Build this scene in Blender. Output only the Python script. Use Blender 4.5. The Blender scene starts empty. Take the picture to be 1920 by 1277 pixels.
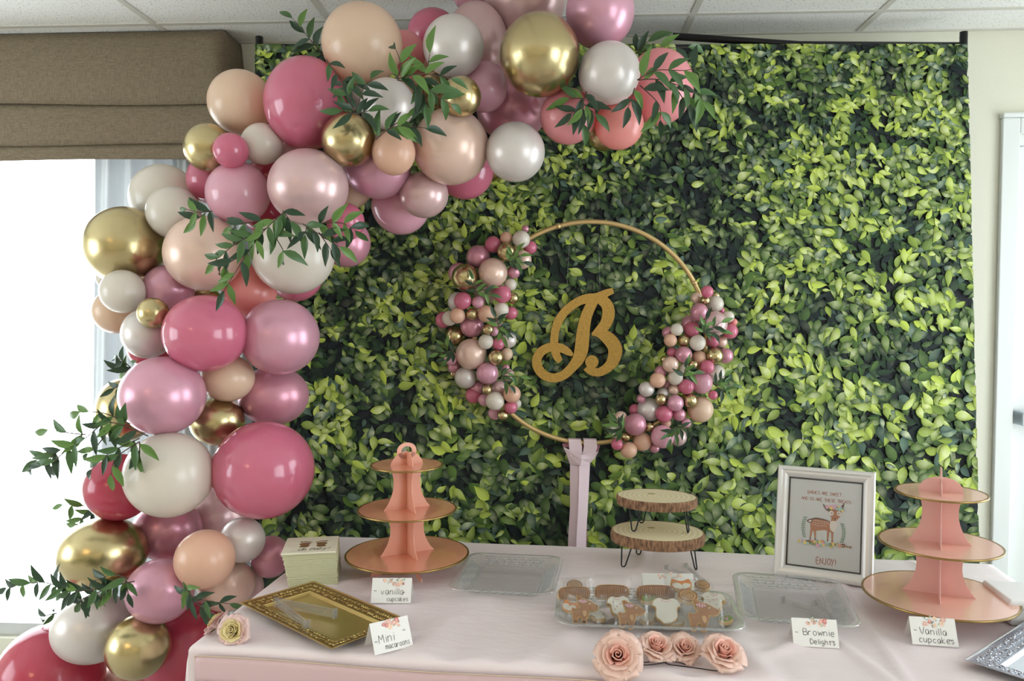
import bpy, bmesh, math, random
import numpy as np
from mathutils import Vector, Matrix, Euler, noise

# ------------------------------------------------------------------ camera
SC = bpy.context.scene
COL = SC.collection
F = 1500.0
PITCH = math.atan(63 / 1500.0)
EYE = Vector((0.0, 0.0, 1.5))
cam_d = bpy.data.cameras.new('camera')
cam_d.sensor_width = 36.0
cam_d.lens = 36.0 * F / 1920.0
cam_d.clip_start = 0.05
cam = bpy.data.objects.new('camera', cam_d)
COL.objects.link(cam)
cam.location = EYE
cam.rotation_euler = (math.pi / 2 - PITCH, 0, 0)
SC.camera = cam

# ------------------------------------------------------------------ exposure, world, large lights
SC.view_settings.view_transform = 'Standard'
SC.view_settings.look = 'None'
SC.view_settings.exposure = 1.32
SC.view_settings.gamma = 1.0
SC.view_settings.use_curve_mapping = False
SC.cycles.use_denoising = True
SC.cycles.max_bounces = 10
SC.cycles.diffuse_bounces = 5
SC.cycles.glossy_bounces = 4
SC.cycles.transmission_bounces = 8
SC.cycles.transparent_max_bounces = 24
SC.cycles.sample_clamp_indirect = 6.0
SC.cycles.caustics_reflective = False
SC.cycles.caustics_refractive = False

WORLD = bpy.data.worlds.new('overcast_sky')
SC.world = WORLD
WORLD.use_nodes = True
wn = WORLD.node_tree
wn.nodes['Background'].inputs[0].default_value = (0.87, 0.95, 1.0, 1)
wn.nodes['Background'].inputs[1].default_value = 3.2

YAW = math.radians(-3.0)          # the room is turned a little against the backdrop
WALLY = 3.25
ROOM_M = Matrix.Translation((0, WALLY, 0)) @ Matrix.Rotation(YAW, 4, 'Z')

def room_pt(x, y, z):
    return ROOM_M @ Vector((x, y, z))

def portal(name, centre, rot, sx, sy):
    l = bpy.data.lights.new(name, 'AREA')
    l.shape = 'RECTANGLE'; l.size = sx; l.size_y = sy
    l.energy = 10
    l.cycles.is_portal = True
    o = bpy.data.objects.new(name, l)
    COL.objects.link(o)
    o.matrix_world = ROOM_M @ Matrix.Translation(centre) @ Euler(rot).to_matrix().to_4x4()
    return o

# room extents in room coordinates (y = 0 is the far wall, negative towards the camera)
RX0, RX1, RY1 = -4.2, 2.95, -8.0
CEIL = 2.577
WIN_X0, WIN_X1, WIN_Z0, WIN_Z1 = -3.9, -1.36, 0.085, 2.2       # far wall window (left in the picture)
RW_Y0, RW_Y1, RW_Z0, RW_Z1 = -1.75, -0.45, 0.3, 2.38             # right wall window
LW_Y0, LW_Y1, LW_Z0, LW_Z1 = -3.9, -1.7, 0.5, 2.25             # left wall window
R2_Y0, R2_Y1 = -4.9, -2.7                                      # second right wall window, behind the camera
portal('portal_far', ((WIN_X0 + WIN_X1) / 2, 0.12, (WIN_Z0 + WIN_Z1) / 2), (-math.pi / 2, 0, 0), WIN_X1 - WIN_X0, WIN_Z1 - WIN_Z0)
portal('portal_right', (RX1 + 0.12, (RW_Y0 + RW_Y1) / 2, (RW_Z0 + RW_Z1) / 2), (0, math.pi / 2, 0), RW_Z1 - RW_Z0, RW_Y1 - RW_Y0)
portal('portal_left', (RX0 - 0.12, (LW_Y0 + LW_Y1) / 2, (LW_Z0 + LW_Z1) / 2), (0, -math.pi / 2, 0), LW_Z1 - LW_Z0, LW_Y1 - LW_Y0)
portal('portal_right_near', (RX1 + 0.12, (R2_Y0 + R2_Y1) / 2, (RW_Z0 + RW_Z1) / 2), (0, math.pi / 2, 0), RW_Z1 - RW_Z0, R2_Y1 - R2_Y0)

# ------------------------------------------------------------------ helpers
_ct, _st = math.cos(PITCH), math.sin(PITCH)

def P(px, py, d):
    """photo pixel at depth d (metres along world Y)"""
    u = (px - 960) / F
    v = (638.5 - py) / F
    dy = _ct + v * _st
    dz = -_st + v * _ct
    k = d / dy
    return Vector((u * k, d, EYE.z + dz * k))

def PZ(px, py, z):
    """photo pixel on the horizontal plane at height z"""
    u = (px - 960) / F
    v = (638.5 - py) / F
    dy = _ct + v * _st
    dz = -_st + v * _ct
    k = (z - EYE.z) / dz
    return Vector((u * k, dy * k, z))

def lin(c):
    c = c / 255.0
    return c / 12.92 if c <= 0.04045 else ((c + 0.055) / 1.055) ** 2.4

def rgb(r, g, b):
    return (lin(r), lin(g), lin(b), 1.0)

MATS = {}
def mat(name, col, rough=0.5, metal=0.0, **k):
    if name in MATS:
        return MATS[name]
    m = bpy.data.materials.new(name)
    m.use_nodes = True
    b = m.node_tree.nodes['Principled BSDF']
    b.inputs['Base Color'].default_value = col
    b.inputs['Roughness'].default_value = rough
    b.inputs['Metallic'].default_value = metal
    for key, val in k.items():
        b.inputs[key.replace('_', ' ')].default_value = val
    MATS[name] = m
    return m

def nodes_of(m):
    return m.node_tree.nodes, m.node_tree.links, m.node_tree.nodes['Principled BSDF']

def add_bump(m, scale=50, strength=0.2, dist=0.002, kind='noise', detail=4, stretch=None):
    n, l, b = nodes_of(m)
    tc = n.new('ShaderNodeTexCoord')
    mp = n.new('ShaderNodeMapping')
    if stretch: mp.inputs['Scale'].default_value = stretch
    l.new(tc.outputs['Object'], mp.inputs['Vector'])
    if kind == 'noise':
        t = n.new('ShaderNodeTexNoise'); t.inputs['Scale'].default_value = scale; t.inputs['Detail'].default_value = detail
        out = t.outputs['Fac']
    elif kind == 'wave':
        t = n.new('ShaderNodeTexWave'); t.inputs['Scale'].default_value = scale
        out = t.outputs['Fac']
    else:
        t = n.new('ShaderNodeTexVoronoi'); t.inputs['Scale'].default_value = scale
        out = t.outputs['Distance']
    l.new(mp.outputs[0], t.inputs['Vector'])
    bp = n.new('ShaderNodeBump'); bp.inputs['Strength'].default_value = strength; bp.inputs['Distance'].default_value = dist
    l.new(out, bp.inputs['Height'])
    l.new(bp.outputs[0], b.inputs['Normal'])
    return t, mp, bp

def tint_noise(m, c1, c2, scale=8, detail=4, stretch=None, lo=0.35, hi=0.65, coord='Object'):
    n, l, b = nodes_of(m)
    tc = n.new('ShaderNodeTexCoord')
    mp = n.new('ShaderNodeMapping')
    if stretch: mp.inputs['Scale'].default_value = stretch
    l.new(tc.outputs[coord], mp.inputs['Vector'])
    t = n.new('ShaderNodeTexNoise'); t.inputs['Scale'].default_value = scale; t.inputs['Detail'].default_value = detail
    l.new(mp.outputs[0], t.inputs['Vector'])
    r = n.new('ShaderNodeValToRGB')
    r.color_ramp.elements[0].position = lo; r.color_ramp.elements[0].color = c1
    r.color_ramp.elements[1].position = hi; r.color_ramp.elements[1].color = c2
    l.new(t.outputs['Fac'], r.inputs['Fac'])
    l.new(r.outputs['Color'], b.inputs['Base Color'])
    return r

def link(o, parent=None):
    COL.objects.link(o)
    if parent is not None:
        o.parent = parent
    return o

def obj(name, me, m=None, parent=None, loc=None, rot=None, smooth=False, kind=None):
    if isinstance(me, tuple):
        vs, fs = me
        d = bpy.data.meshes.new(name)
        d.from_pydata([tuple(v) for v in vs], [], fs)
        d.update()
        me = d
        if smooth:
            me.polygons.foreach_set('use_smooth', [True] * len(me.polygons))
    o = bpy.data.objects.new(name, me)
    if m is not None and len(me.materials) == 0:
        me.materials.append(m)
    link(o, parent)
    if loc is not None: o.location = loc
    if rot is not None: o.rotation_euler = rot
    if kind: o['kind'] = kind
    return o

def struct(name, me, m, smooth=False):
    o = obj(name, me, m, smooth=smooth)
    o.matrix_world = ROOM_M
    o['kind'] = 'structure'
    return o

def tag(o, label, cat, group=None):
    o['label'] = label; o['category'] = cat
    if group: o['group'] = group
    return o

def thing(name, label, cat, loc=(0, 0, 0), rot=(0, 0, 0), group=None):
    o = bpy.data.objects.new(name, None)
    o.empty_display_size = 0.05
    COL.objects.link(o)
    o.location = loc; o.rotation_euler = rot
    return tag(o, label, cat, group)

# mesh makers : each returns (verts, faces)
def box(x0, x1, y0, y1, z0, z1):
    v = [(x0, y0, z0), (x1, y0, z0), (x1, y1, z0), (x0, y1, z0), (x0, y0, z1), (x1, y0, z1), (x1, y1, z1), (x0, y1, z1)]
    f = [(0, 3, 2, 1), (4, 5, 6, 7), (0, 1, 5, 4), (1, 2, 6, 5), (2, 3, 7, 6), (3, 0, 4, 7)]
    return v, f

def join(*ms):
    V, Fc = [], []
    for v, f in ms:
        k = len(V)
        V += list(v)
        Fc += [tuple(i + k for i in q) for q in f]
    return V, Fc

def xf(me, M):
    return [M @ Vector(v) for v in me[0]], me[1]

def bevelled(me, w, seg=2):
    bm = bmesh.new()
    vs = [bm.verts.new(v) for v in me[0]]
    for f in me[1]:
        bm.faces.new([vs[i] for i in f])
    bmesh.ops.bevel(bm, geom=bm.edges[:], offset=w, segments=seg, affect='EDGES', profile=0.5)
    bm.verts.index_update()
    v = [x.co.copy() for x in bm.verts]
    f = [tuple(a.index for a in q.verts) for q in bm.faces]
    bm.free()
    return v, f

def prism(poly, z0, z1):
    n = len(poly)
    v = [(p[0], p[1], z0) for p in poly] + [(p[0], p[1], z1) for p in poly]
    f = [tuple(range(n - 1, -1, -1)), tuple(range(n, 2 * n))]
    f += [(i, (i + 1) % n, (i + 1) % n + n, i + n) for i in range(n)]
    return v, f

def lathe(prof, n=32, close=True):
    v, f = [], []
    for r, z in prof:
        for k in range(n):
            a = 2 * math.pi * k / n
            v.append((r * math.cos(a), r * math.sin(a), z))
    for j in range(len(prof) - 1):
        for k in range(n):
            a, b = j * n + k, j * n + (k + 1) % n
            f.append((a, b, b + n, a + n))
    return v, f

def tube(pts, r, n=8, closed=False, caps=True):
    pts = [Vector(p) for p in pts]
    m = len(pts)
    rs = r if isinstance(r, (list, tuple)) else [r] * m
    v, f = [], []
    up = None
    for i, p in enumerate(pts):
        if closed:
            t = (pts[(i + 1) % m] - pts[i - 1]).normalized()
        else:
            t = (pts[min(i + 1, m - 1)] - pts[max(i - 1, 0)]).normalized()
        if up is None:
            up = t.orthogonal().normalized()
        up = (up - t * up.dot(t))
        if up.length < 1e-6: up = t.orthogonal()
        up.normalize()
        s = t.cross(up)
        for k in range(n):
            a = 2 * math.pi * k / n
            v.append(p + (up * math.cos(a) + s * math.sin(a)) * rs[i])
    last = m if closed else m - 1
    for i in range(last):
        for k in range(n):
            a = i * n + k; b = i * n + (k + 1) % n
            c = ((i + 1) % m) * n + (k + 1) % n; d = ((i + 1) % m) * n + k
            f.append((a, b, c, d))
    if caps and not closed:
        f.append(tuple(range(n - 1, -1, -1)))
        f.append(tuple((m - 1) * n + k for k in range(n)))
    return v, f

def smooth_path(pts, sub=6, closed=False):
    pts = [Vector(p) for p in pts]
    out = []
    m = len(pts)
    rng = m if closed else m - 1
    for i in range(rng):
        p0 = pts[i - 1] if (i > 0 or closed) else pts[0]
        p1 = pts[i]; p2 = pts[(i + 1) % m]
        p3 = pts[(i + 2) % m] if (i + 2 < m or closed) else pts[-1]
        for k in range(sub):
            t = k / sub
            out.append(0.5 * ((2 * p1) + (p2 - p0) * t + (2 * p0 - 5 * p1 + 4 * p2 - p3) * t * t + (3 * p1 - p0 - 3 * p2 + p3) * t ** 3))
    if not closed: out.append(pts[-1])
    return out

def stroke2d(pts, w):
    """flat ribbon polygon strip along a 2-D polyline; w scalar or per point. returns left, right lists"""
    n = len(pts)
    ws = w if isinstance(w, (list, tuple)) else [w] * n
    L, R = [], []
    for i in range(n):
        a = Vector(pts[max(i - 1, 0)]); b = Vector(pts[min(i + 1, n - 1)])
        t = (b - a)
        if t.length < 1e-9: t = Vector((1, 0))
        t.normalize()
        nn = Vector((-t.y, t.x))
        p = Vector(pts[i])
        L.append(p + nn * ws[i]); R.append(p - nn * ws[i])
    return L, R

def ribbon(pts, w, z=0.0):
    L, R = stroke2d([Vector((p[0], p[1])) for p in pts], w)
    v, f = [], []
    for a, b in zip(L, R):
        v += [(a.x, a.y, z), (b.x, b.y, z)]
    for i in range(len(L) - 1):
        f.append((2 * i, 2 * i + 1, 2 * i + 3, 2 * i + 2))
    return v, f

def slab_stroke(pts, ws, z0, z1):
    L, R = stroke2d([Vector((p[0], p[1])) for p in pts], ws)
    n = len(L)
    v, f = [], []
    for a, b in zip(L, R):
        v += [(a.x, a.y, z1), (b.x, b.y, z1), (a.x, a.y, z0), (b.x, b.y, z0)]
    for i in range(n - 1):
        o, q = 4 * i, 4 * i + 4
        f += [(o, o + 1, q + 1, q), (o + 2, q + 2, q + 3, o + 3), (o, q, q + 2, o + 2), (o + 1, o + 3, q + 3, q + 1)]
    f += [(0, 2, 3, 1), (4 * n - 4, 4 * n - 3, 4 * n - 1, 4 * n - 2)]
    return v, f

def disc(cx, cy, r, z, n=12, ry=None):
    ry = ry or r
    return [(cx + r * math.cos(2 * math.pi * k / n), cy + ry * math.sin(2 * math.pi * k / n), z) for k in range(n)], [tuple(range(n))]

ROOM_I = ROOM_M.inverted()
def RP(px, py, y=0.0):
    """photo pixel on the room plane at depth y in front of (negative) the far wall -> room x, z"""
    o = ROOM_I @ EYE
    d = (ROOM_I.to_3x3() @ (P(px, py, 1.0) - EYE))
    k = (y - o.y) / d.y
    p = o + d * k
    return p.x, p.z

# ------------------------------------------------------------------ setting materials
M_wall = mat('wall_paint', rgb(226, 225, 208), 0.85)
add_bump(M_wall, 160, 0.35, 0.002, detail=3)
M_ceil = mat('ceiling_tile', rgb(196, 194, 184), 0.95)
_n, _l, _b = nodes_of(M_ceil)
_tc = _n.new('ShaderNodeTexCoord')
_nz = _n.new('ShaderNodeTexNoise'); _nz.inputs['Scale'].default_value = 130; _nz.inputs['Detail'].default_value = 3
_r = _n.new('ShaderNodeValToRGB')
_r.color_ramp.elements[0].position = 0.30; _r.color_ramp.elements[0].color = rgb(150, 146, 136)
_r.color_ramp.elements[1].position = 0.40; _r.color_ramp.elements[1].color = rgb(240, 240, 236)
_l.new(_tc.outputs['Object'], _nz.inputs['Vector']); _l.new(_nz.outputs['Fac'], _r.inputs['Fac']); _l.new(_r.outputs[0], _b.inputs['Base Color'])
_bp = _n.new('ShaderNodeBump'); _bp.inputs['Strength'].default_value = 0.5; _bp.inputs['Distance'].default_value = 0.003
_l.new(_nz.outputs['Fac'], _bp.inputs['Height']); _l.new(_bp.outputs[0], _b.inputs['Normal'])
M_grid = mat('grid_metal', rgb(206, 204, 194), 0.6)
M_floor = mat('carpet', rgb(120, 100, 82), 0.95)
tint_noise(M_floor, rgb(176, 173, 168), rgb(200, 197, 192), 40)
add_bump(M_floor, 400, 0.6, 0.004)
M_white = mat('white_paint', rgb(226, 230, 228), 0.45)
M_base = mat('base_wood', rgb(150, 128, 98), 0.6)
M_chrome = mat('brushed_steel', rgb(190, 200, 206), 0.3, 0.9)
M_alu = mat('window_aluminium', rgb(200, 202, 202), 0.4, 0.5)

def thin_clear(name, tintc=(1, 1, 1, 1), glossy=0.12, rough=0.06, bump=None, haze=0.0, hazec=(0.8, 0.8, 0.8, 1)):
    m = bpy.data.materials.new(name); m.use_nodes = True
    n, l = m.node_tree.nodes, m.node_tree.links
    n.clear()
    out = n.new('ShaderNodeOutputMaterial')
    tr = n.new('ShaderNodeBsdfTransparent'); tr.inputs[0].default_value = tintc
    gl = n.new('ShaderNodeBsdfGlossy'); gl.inputs['Roughness'].default_value = rough
    lw = n.new('ShaderNodeLayerWeight'); lw.inputs['Blend'].default_value = 0.35
    mr = n.new('ShaderNodeMapRange'); mr.inputs['To Min'].default_value = glossy * 0.5; mr.inputs['To Max'].default_value = min(1, glossy * 5)
    l.new(lw.outputs['Fresnel'], mr.inputs['Value'])
    mx = n.new('ShaderNodeMixShader')
    l.new(mr.outputs[0], mx.inputs[0]); l.new(tr.outputs[0], mx.inputs[1]); l.new(gl.outputs[0], mx.inputs[2])
    last = mx
    if haze > 0:
        df = n.new('ShaderNodeBsdfDiffuse'); df.inputs[0].default_value = hazec
        m2 = n.new('ShaderNodeMixShader'); m2.inputs[0].default_value = haze
        l.new(mx.outputs[0], m2.inputs[1]); l.new(df.outputs[0], m2.inputs[2]); last = m2
    l.new(last.outputs[0], out.inputs[0])
    if bump:
        scale, strength, kind = bump
        tc = n.new('ShaderNodeTexCoord')
        if kind == 'wave':
            t = n.new('ShaderNodeTexWave'); t.inputs['Scale'].default_value = scale; t.bands_direction = 'Y'; o_ = t.outputs['Fac']
            t.inputs['Distortion'].default_value = 0.6
        else:
            t = n.new('ShaderNodeTexNoise'); t.inputs['Scale'].default_value = scale; t.inputs['Detail'].default_value = 5; o_ = t.outputs['Fac']
        l.new(tc.outputs['Object'], t.inputs['Vector'])
        bp = n.new('ShaderNodeBump'); bp.inputs['Strength'].default_value = strength; bp.inputs['Distance'].default_value = 0.004
        l.new(o_, bp.inputs['Height']); l.new(bp.outputs[0], gl.inputs['Normal']); l.new(bp.outputs[0], lw.inputs['Normal'])
    MATS[name] = m
    return m

M_glass = thin_clear('window_glass', glossy=0.06, rough=0.02)

# ------------------------------------------------------------------ floor, walls
struct('floor', box(RX0 - .15, RX1 + .15, RY1 - .15, 0.15, -0.1, 0.0), M_floor)

def wall_with_holes(name, axis, at, t, a0, a1, holes):
    """wall in plane axis=at thick t; a = running coordinate; holes = [(a0,a1,z0,z1)] sorted"""
    ms = []
    def bx(p0, p1, z0, z1):
        if p1 - p0 < 1e-4 or z1 - z0 < 1e-4: return
        if axis == 'y': ms.append(box(p0, p1, min(at, at + t), max(at, at + t), z0, z1))
        else: ms.append(box(min(at, at + t), max(at, at + t), p0, p1, z0, z1))
    cur = a0
    top = CEIL + 0.1
    for h in holes:
        bx(cur, h[0], 0, top)
        bx(h[0], h[1], 0, h[2]); bx(h[0], h[1], h[3], top)
        cur = h[1]
    bx(cur, a1, 0, top)
    return struct(name, join(*ms), M_wall)

dx0, dz1 = RP(1872, 222)
DOOR_X0, DOOR_X1, DOOR_Z1 = dx0 + 0.062, 2.93, dz1 - 0.062
wall_with_holes('wall_far', 'y', 0, 0.15, RX0 - .15, RX1 + .15, [(WIN_X0, WIN_X1, WIN_Z0, WIN_Z1), (DOOR_X0, DOOR_X1, 0, DOOR_Z1)])
wall_with_holes('wall_right', 'x', RX1, 0.15, RY1, 0, [(R2_Y0, R2_Y1, RW_Z0, RW_Z1), (RW_Y0, RW_Y1, RW_Z0, RW_Z1)])
wall_with_holes('wall_left', 'x', RX0 - .15, 0.15, RY1, 0, [(LW_Y0, LW_Y1, LW_Z0, LW_Z1)])
wall_with_holes('wall_near', 'y', RY1 - .15, 0.15, RX0 - .15, RX1 + .15, [])
struct('baseboard_far', box(WIN_X1 + .02, DOOR_X0 - .09, -0.014, 0.0, 0.0, 0.1), M_base)

# ------------------------------------------------------------------ windows
def window(name, mk, a0, a1, z0, z1, nm):
    """mk(a0,a1,d0,d1,z0,z1) -> box in wall coordinates, d = depth from room face outwards"""
    w = .055
    fr = join(mk(a0, a0 + w, .03, .1, z0, z1), mk(a1 - w, a1, .03, .1, z0, z1), mk(a0 + w, a1 - w, .03, .1, z0, z0 + w), mk(a0 + w, a1 - w, .03, .1, z1 - w, z1))
    o = struct(name, fr, M_alu)
    inner = (a1 - a0 - 2 * w)
    for k in range(1, nm):
        c = a0 + w + inner * k / nm
        obj('mullion', mk(c - .02, c + .02, .035, .095, z0 + w, z1 - w), M_alu, o)
    for k in range(nm):
        c0 = a0 + w + inner * k / nm + (.02 if k else 0); c1 = a0 + w + inner * (k + 1) / nm - (.02 if k < nm - 1 else 0)
        obj('pane', mk(c0, c1, .062, .066, z0 + w, z1 - w), M_glass, o)
    return o
window('window_1', lambda a, b, d, e, z, y: box(a, b, d, e, z, y), WIN_X0, WIN_X1, WIN_Z0, WIN_Z1, 1)
window('window_2', lambda a, b, d, e, z, y: box(RX1 + d, RX1 + e, a, b, z, y), RW_Y0, RW_Y1, RW_Z0, RW_Z1, 1)
window('window_3', lambda a, b, d, e, z, y: box(RX0 - e, RX0 - d, a, b, z, y), LW_Y0, LW_Y1, LW_Z0, LW_Z1, 2)
window('window_4', lambda a, b, d, e, z, y: box(RX1 + d, RX1 + e, a, b, z, y), R2_Y0, R2_Y1, RW_Z0, RW_Z1, 2)

# ------------------------------------------------------------------ door on the right
casing = struct('trim_1', join(
    bevelled(box(DOOR_X0 - .055, DOOR_X0 + .012, -.02, 0.0, 0, DOOR_Z1 + .06), .004),
    bevelled(box(DOOR_X0 + .012, RX1 - .002, -.02, 0.0, DOOR_Z1, DOOR_Z1 + .06), .004),
    bevelled(box(DOOR_X0 - .06, RX1 - .002, -.032, 0.0, DOOR_Z1 + .06, DOOR_Z1 + .078), .005)), M_white)
door = struct('door_1', join(box(DOOR_X0 + .003, RX1 - .0, .012, .15, DOOR_Z1 - .04, DOOR_Z1), box(DOOR_X0, DOOR_X0 + .012, .0, .15, 0, DOOR_Z1)), M_white)
lx0 = DOOR_X0 + .014
gx0 = lx0 + .085
leaf = obj('door_leaf', join(
    box(lx0, gx0, .022, .065, .01, DOOR_Z1 - .045),
    box(2.80, 2.93, .022, .065, .01, DOOR_Z1 - .045),
    box(gx0, 2.80, .022, .065, 1.30, DOOR_Z1 - .045),
    box(gx0, 2.80, .022, .065, .01, .25)), M_white, door)
obj('pane', box(gx0, 2.80, .04, .045, .25, 1.30), M_glass, door)
hz = RP(1905, 783)[1]
hb = obj('push_bar', bevelled(box(lx0 + .05, 2.78, -.035, -.012, hz - .018, hz + .018), .003), M_chrome, door)
obj('bracket', bevelled(box(lx0 + .022, lx0 + .05, -.042, .022, hz - .028, hz + .028), .004), M_chrome, hb)
obj('bracket', bevelled(box(2.78, 2.81, -.042, .022, hz - .028, hz + .028), .004), M_chrome, hb)

# ------------------------------------------------------------------ suspended ceiling
ceil = struct('ceiling', box(RX0 - .15, RX1 + .15, RY1 - .15, .15, CEIL + .05, CEIL + .1), M_white)
TS = 0.675
gx = RP(1299, 25)[0]
gyy = (ROOM_I @ P(1200, 26, 1)).y
# row line: seen at y = 26 where the ceiling plane is cut
_o = ROOM_I @ EYE; _d = ROOM_I.to_3x3() @ (P(1200, 26, 1.0) - EYE); _k = (CEIL - _o.z) / _d.z
gy = (_o + _d * _k).y
gx = (_o + (ROOM_I.to_3x3() @ (P(1299, 26, 1.0) - EYE)) * _k).x
xs = sorted([gx + k * TS for k in range(-9, 6) if RX0 < gx + k * TS < RX1])
ys = sorted([gy - k * TS for k in range(0, 13) if RY1 < gy - k * TS < 0])
XE = [RX0] + xs + [RX1]
YE = [RY1] + ys + [0.0]
g = .012
fixtures = set()
fix_cells = [(2, 3), (2, 6), (5, 3), (5, 6), (8, 3), (8, 6)]
shared = {}
for i in range(len(XE) - 1):
    for j in range(len(YE) - 1):
        w, h = XE[i + 1] - XE[i], YE[j + 1] - YE[j]
        if w < .03 or h < .03: continue
        key = (round(w, 3), round(h, 3))
        if key not in shared:
            d = bpy.data.meshes.new('tile')
            v, f = bevelled(box(g - .004, w - g + .004, g - .004, h - g + .004, 0, .016), .003, 1)
            d.from_pydata([tuple(q) for q in v], [], f); d.materials.append(M_ceil)
            shared[key] = d
        o = bpy.data.objects.new('tile', shared[key])
        link(o, ceil)
        o.location = (XE[i], YE[j], CEIL - .004 + random.uniform(0, .0015))
for x in xs:
    obj('grid_bar', box(x - g, x + g, RY1, 0, CEIL - .006, CEIL + .03), M_grid, ceil)
for y in ys:
    obj('grid_bar', box(RX0, RX1, y - g, y + g, CEIL - .0065, CEIL + .0295), M_grid, ceil)
obj('wall_angle', join(box(RX0, RX1, -.02, 0, CEIL - .007, CEIL + .02), box(RX0, RX0 + .02, RY1, 0, CEIL - .007, CEIL + .02), box(RX1 - .02, RX1, RY1, -.02, CEIL - .007, CEIL + .02)), M_grid, ceil)

# warm downlights of the room (seen as small glints on the balloons)
M_bulb = bpy.data.materials.new('warm_bulb'); M_bulb.use_nodes = True
_n = M_bulb.node_tree.nodes; _n.clear()
_o2 = _n.new('ShaderNodeOutputMaterial'); _e = _n.new('ShaderNodeEmission')
_e.inputs[0].default_value = (1.0, 0.62, 0.28, 1); _e.inputs[1].default_value = 200
M_bulb.node_tree.links.new(_e.outputs[0], _o2.inputs[0])
DL = [(-1.95, -1.75), (-2.35, -1.55), (-2.2, -2.3), (0.9, -4.6)]
for k, (x, y) in enumerate(DL):
    t = thing('downlight', ['round warm ceiling downlight nearest the window', 'round warm ceiling downlight by the left wall', 'round warm ceiling downlight farthest back on the left', 'round warm ceiling downlight on the right behind the camera'][k], 'light', (x, y, CEIL - .022))
    obj('trim_ring', lathe([(.05, .012), (.075, .012), (.078, .004), (.072, 0), (.052, 0), (.046, .012)], 24), M_white, t, smooth=True)
    obj('bulb', lathe([(.0005, .0), (.03, .004), (.045, .012)], 20), M_bulb, t, smooth=True)

# ------------------------------------------------------------------ valance and curtain at the left window
M_linen = mat('valance_linen', rgb(132, 118, 98), 0.9)
_ln, _ll, _lb = nodes_of(M_linen)
tc = _ln.new('ShaderNodeTexCoord')
mp1 = _ln.new('ShaderNodeMapping'); mp1.inputs['Scale'].default_value = (520, 520, 40)
mp2 = _ln.new('ShaderNodeMapping'); mp2.inputs['Scale'].default_value = (40, 40, 620)
na = _ln.new('ShaderNodeTexNoise'); nb = _ln.new('ShaderNodeTexNoise')
na.inputs['Scale'].default_value = nb.inputs['Scale'].default_value = 1.0
_ll.new(tc.outputs['Object'], mp1.inputs[0]); _ll.new(tc.outputs['Object'], mp2.inputs[0])
_ll.new(mp1.outputs[0], na.inputs['Vector']); _ll.new(mp2.outputs[0], nb.inputs['Vector'])
ad = _ln.new('ShaderNodeMath'); ad.operation = 'ADD'; _ll.new(na.outputs['Fac'], ad.inputs[0]); _ll.new(nb.outputs['Fac'], ad.inputs[1])
rr = _ln.new('ShaderNodeValToRGB')
rr.color_ramp.elements[0].position = 0.38; rr.color_ramp.elements[0].color = rgb(112, 100, 82)
rr.color_ramp.elements[1].position = 0.62; rr.color_ramp.elements[1].color = rgb(144, 130, 108)
hm = _ln.new('ShaderNodeMath'); hm.operation = 'MULTIPLY'; hm.inputs[1].default_value = 0.5
_ll.new(ad.outputs[0], hm.inputs[0]); _ll.new(hm.outputs[0], rr.inputs['Fac']); _ll.new(rr.outputs[0], _lb.inputs['Base Color'])
bpn = _ln.new('ShaderNodeBump'); bpn.inputs['Strength'].default_value = 0.3; bpn.inputs['Distance'].default_value = 0.001
_ll.new(hm.outputs[0], bpn.inputs['Height']); _ll.new(bpn.outputs[0], _lb.inputs['Normal'])

val = thing('valance', 'wide brown linen valance with two horizontal folds above the left window', 'valance')
val.matrix_world = ROOM_M
VD = 0.17
vx1 = RP(419, 56, -VD)[0]
def vz(py): return RP(200, py, -VD - .01)[1]
zt = CEIL - .012; z1 = vz(197); z2 = vz(270); z3 = vz(297)
N = 60
def val_tier(za, zb, out_a, out_b, seedv):
    """front sheet wrapping round to the wall on the right"""
    v, f = [], []
    path = [(-4.05 + (vx1 + 4.05) * k / N, None) for k in range(N + 1)]
    nz = 8
    for j in range(nz + 1):
        t = j / nz
        z = za + (zb - za) * t
        prof = out_a + (out_b - out_a) * t + 0.010 * math.sin(math.pi * t) 
        rowp = []
        for x, _ in path:
            sag = 0.006 * math.sin(x * 2.1 + seedv) + .004 * math.sin(x * 5.3 + seedv * 2)
            zz = z + (sag if j == nz else sag * t * .7 if za < zt - .01 else sag * t)
            if za < zt - .01 and j == 0: zz = z + .02
            rowp.append((x, -VD - prof, zz))
        # side return
        for q in range(1, 5):
            rowp.append((vx1 + prof * .6, -VD - prof + (VD + prof - .004) * q / 4, z))
        v += rowp
    m = N + 1 + 4
    for j in range(nz):
        for k in range(m - 1):
            f.append((j * m + k, j * m + k + 1, (j + 1) * m + k + 1, (j + 1) * m + k))
    return v, f
def shell(me, th, name, m, parent):
    o = obj(name, me, m, parent, smooth=True)
    md = o.modifiers.new('thickness', 'SOLIDIFY'); md.thickness = th; md.offset = -1
    return o
shell(val_tier(zt, z1, 0.0, 0.02, 0), .004, 'fabric_fold', M_linen, val)
shell(val_tier(z1, z2, 0.004, 0.018, 1.3), .004, 'fabric_fold', M_linen, val)
shell(val_tier(z2, z3, 0.002, 0.008, 2.1), .004, 'fabric_fold', M_linen, val)
obj('mounting_board', box(-4.05, vx1 - .012, -VD + .012, -.003, zt - .03, zt - .004), M_base, val)

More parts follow.
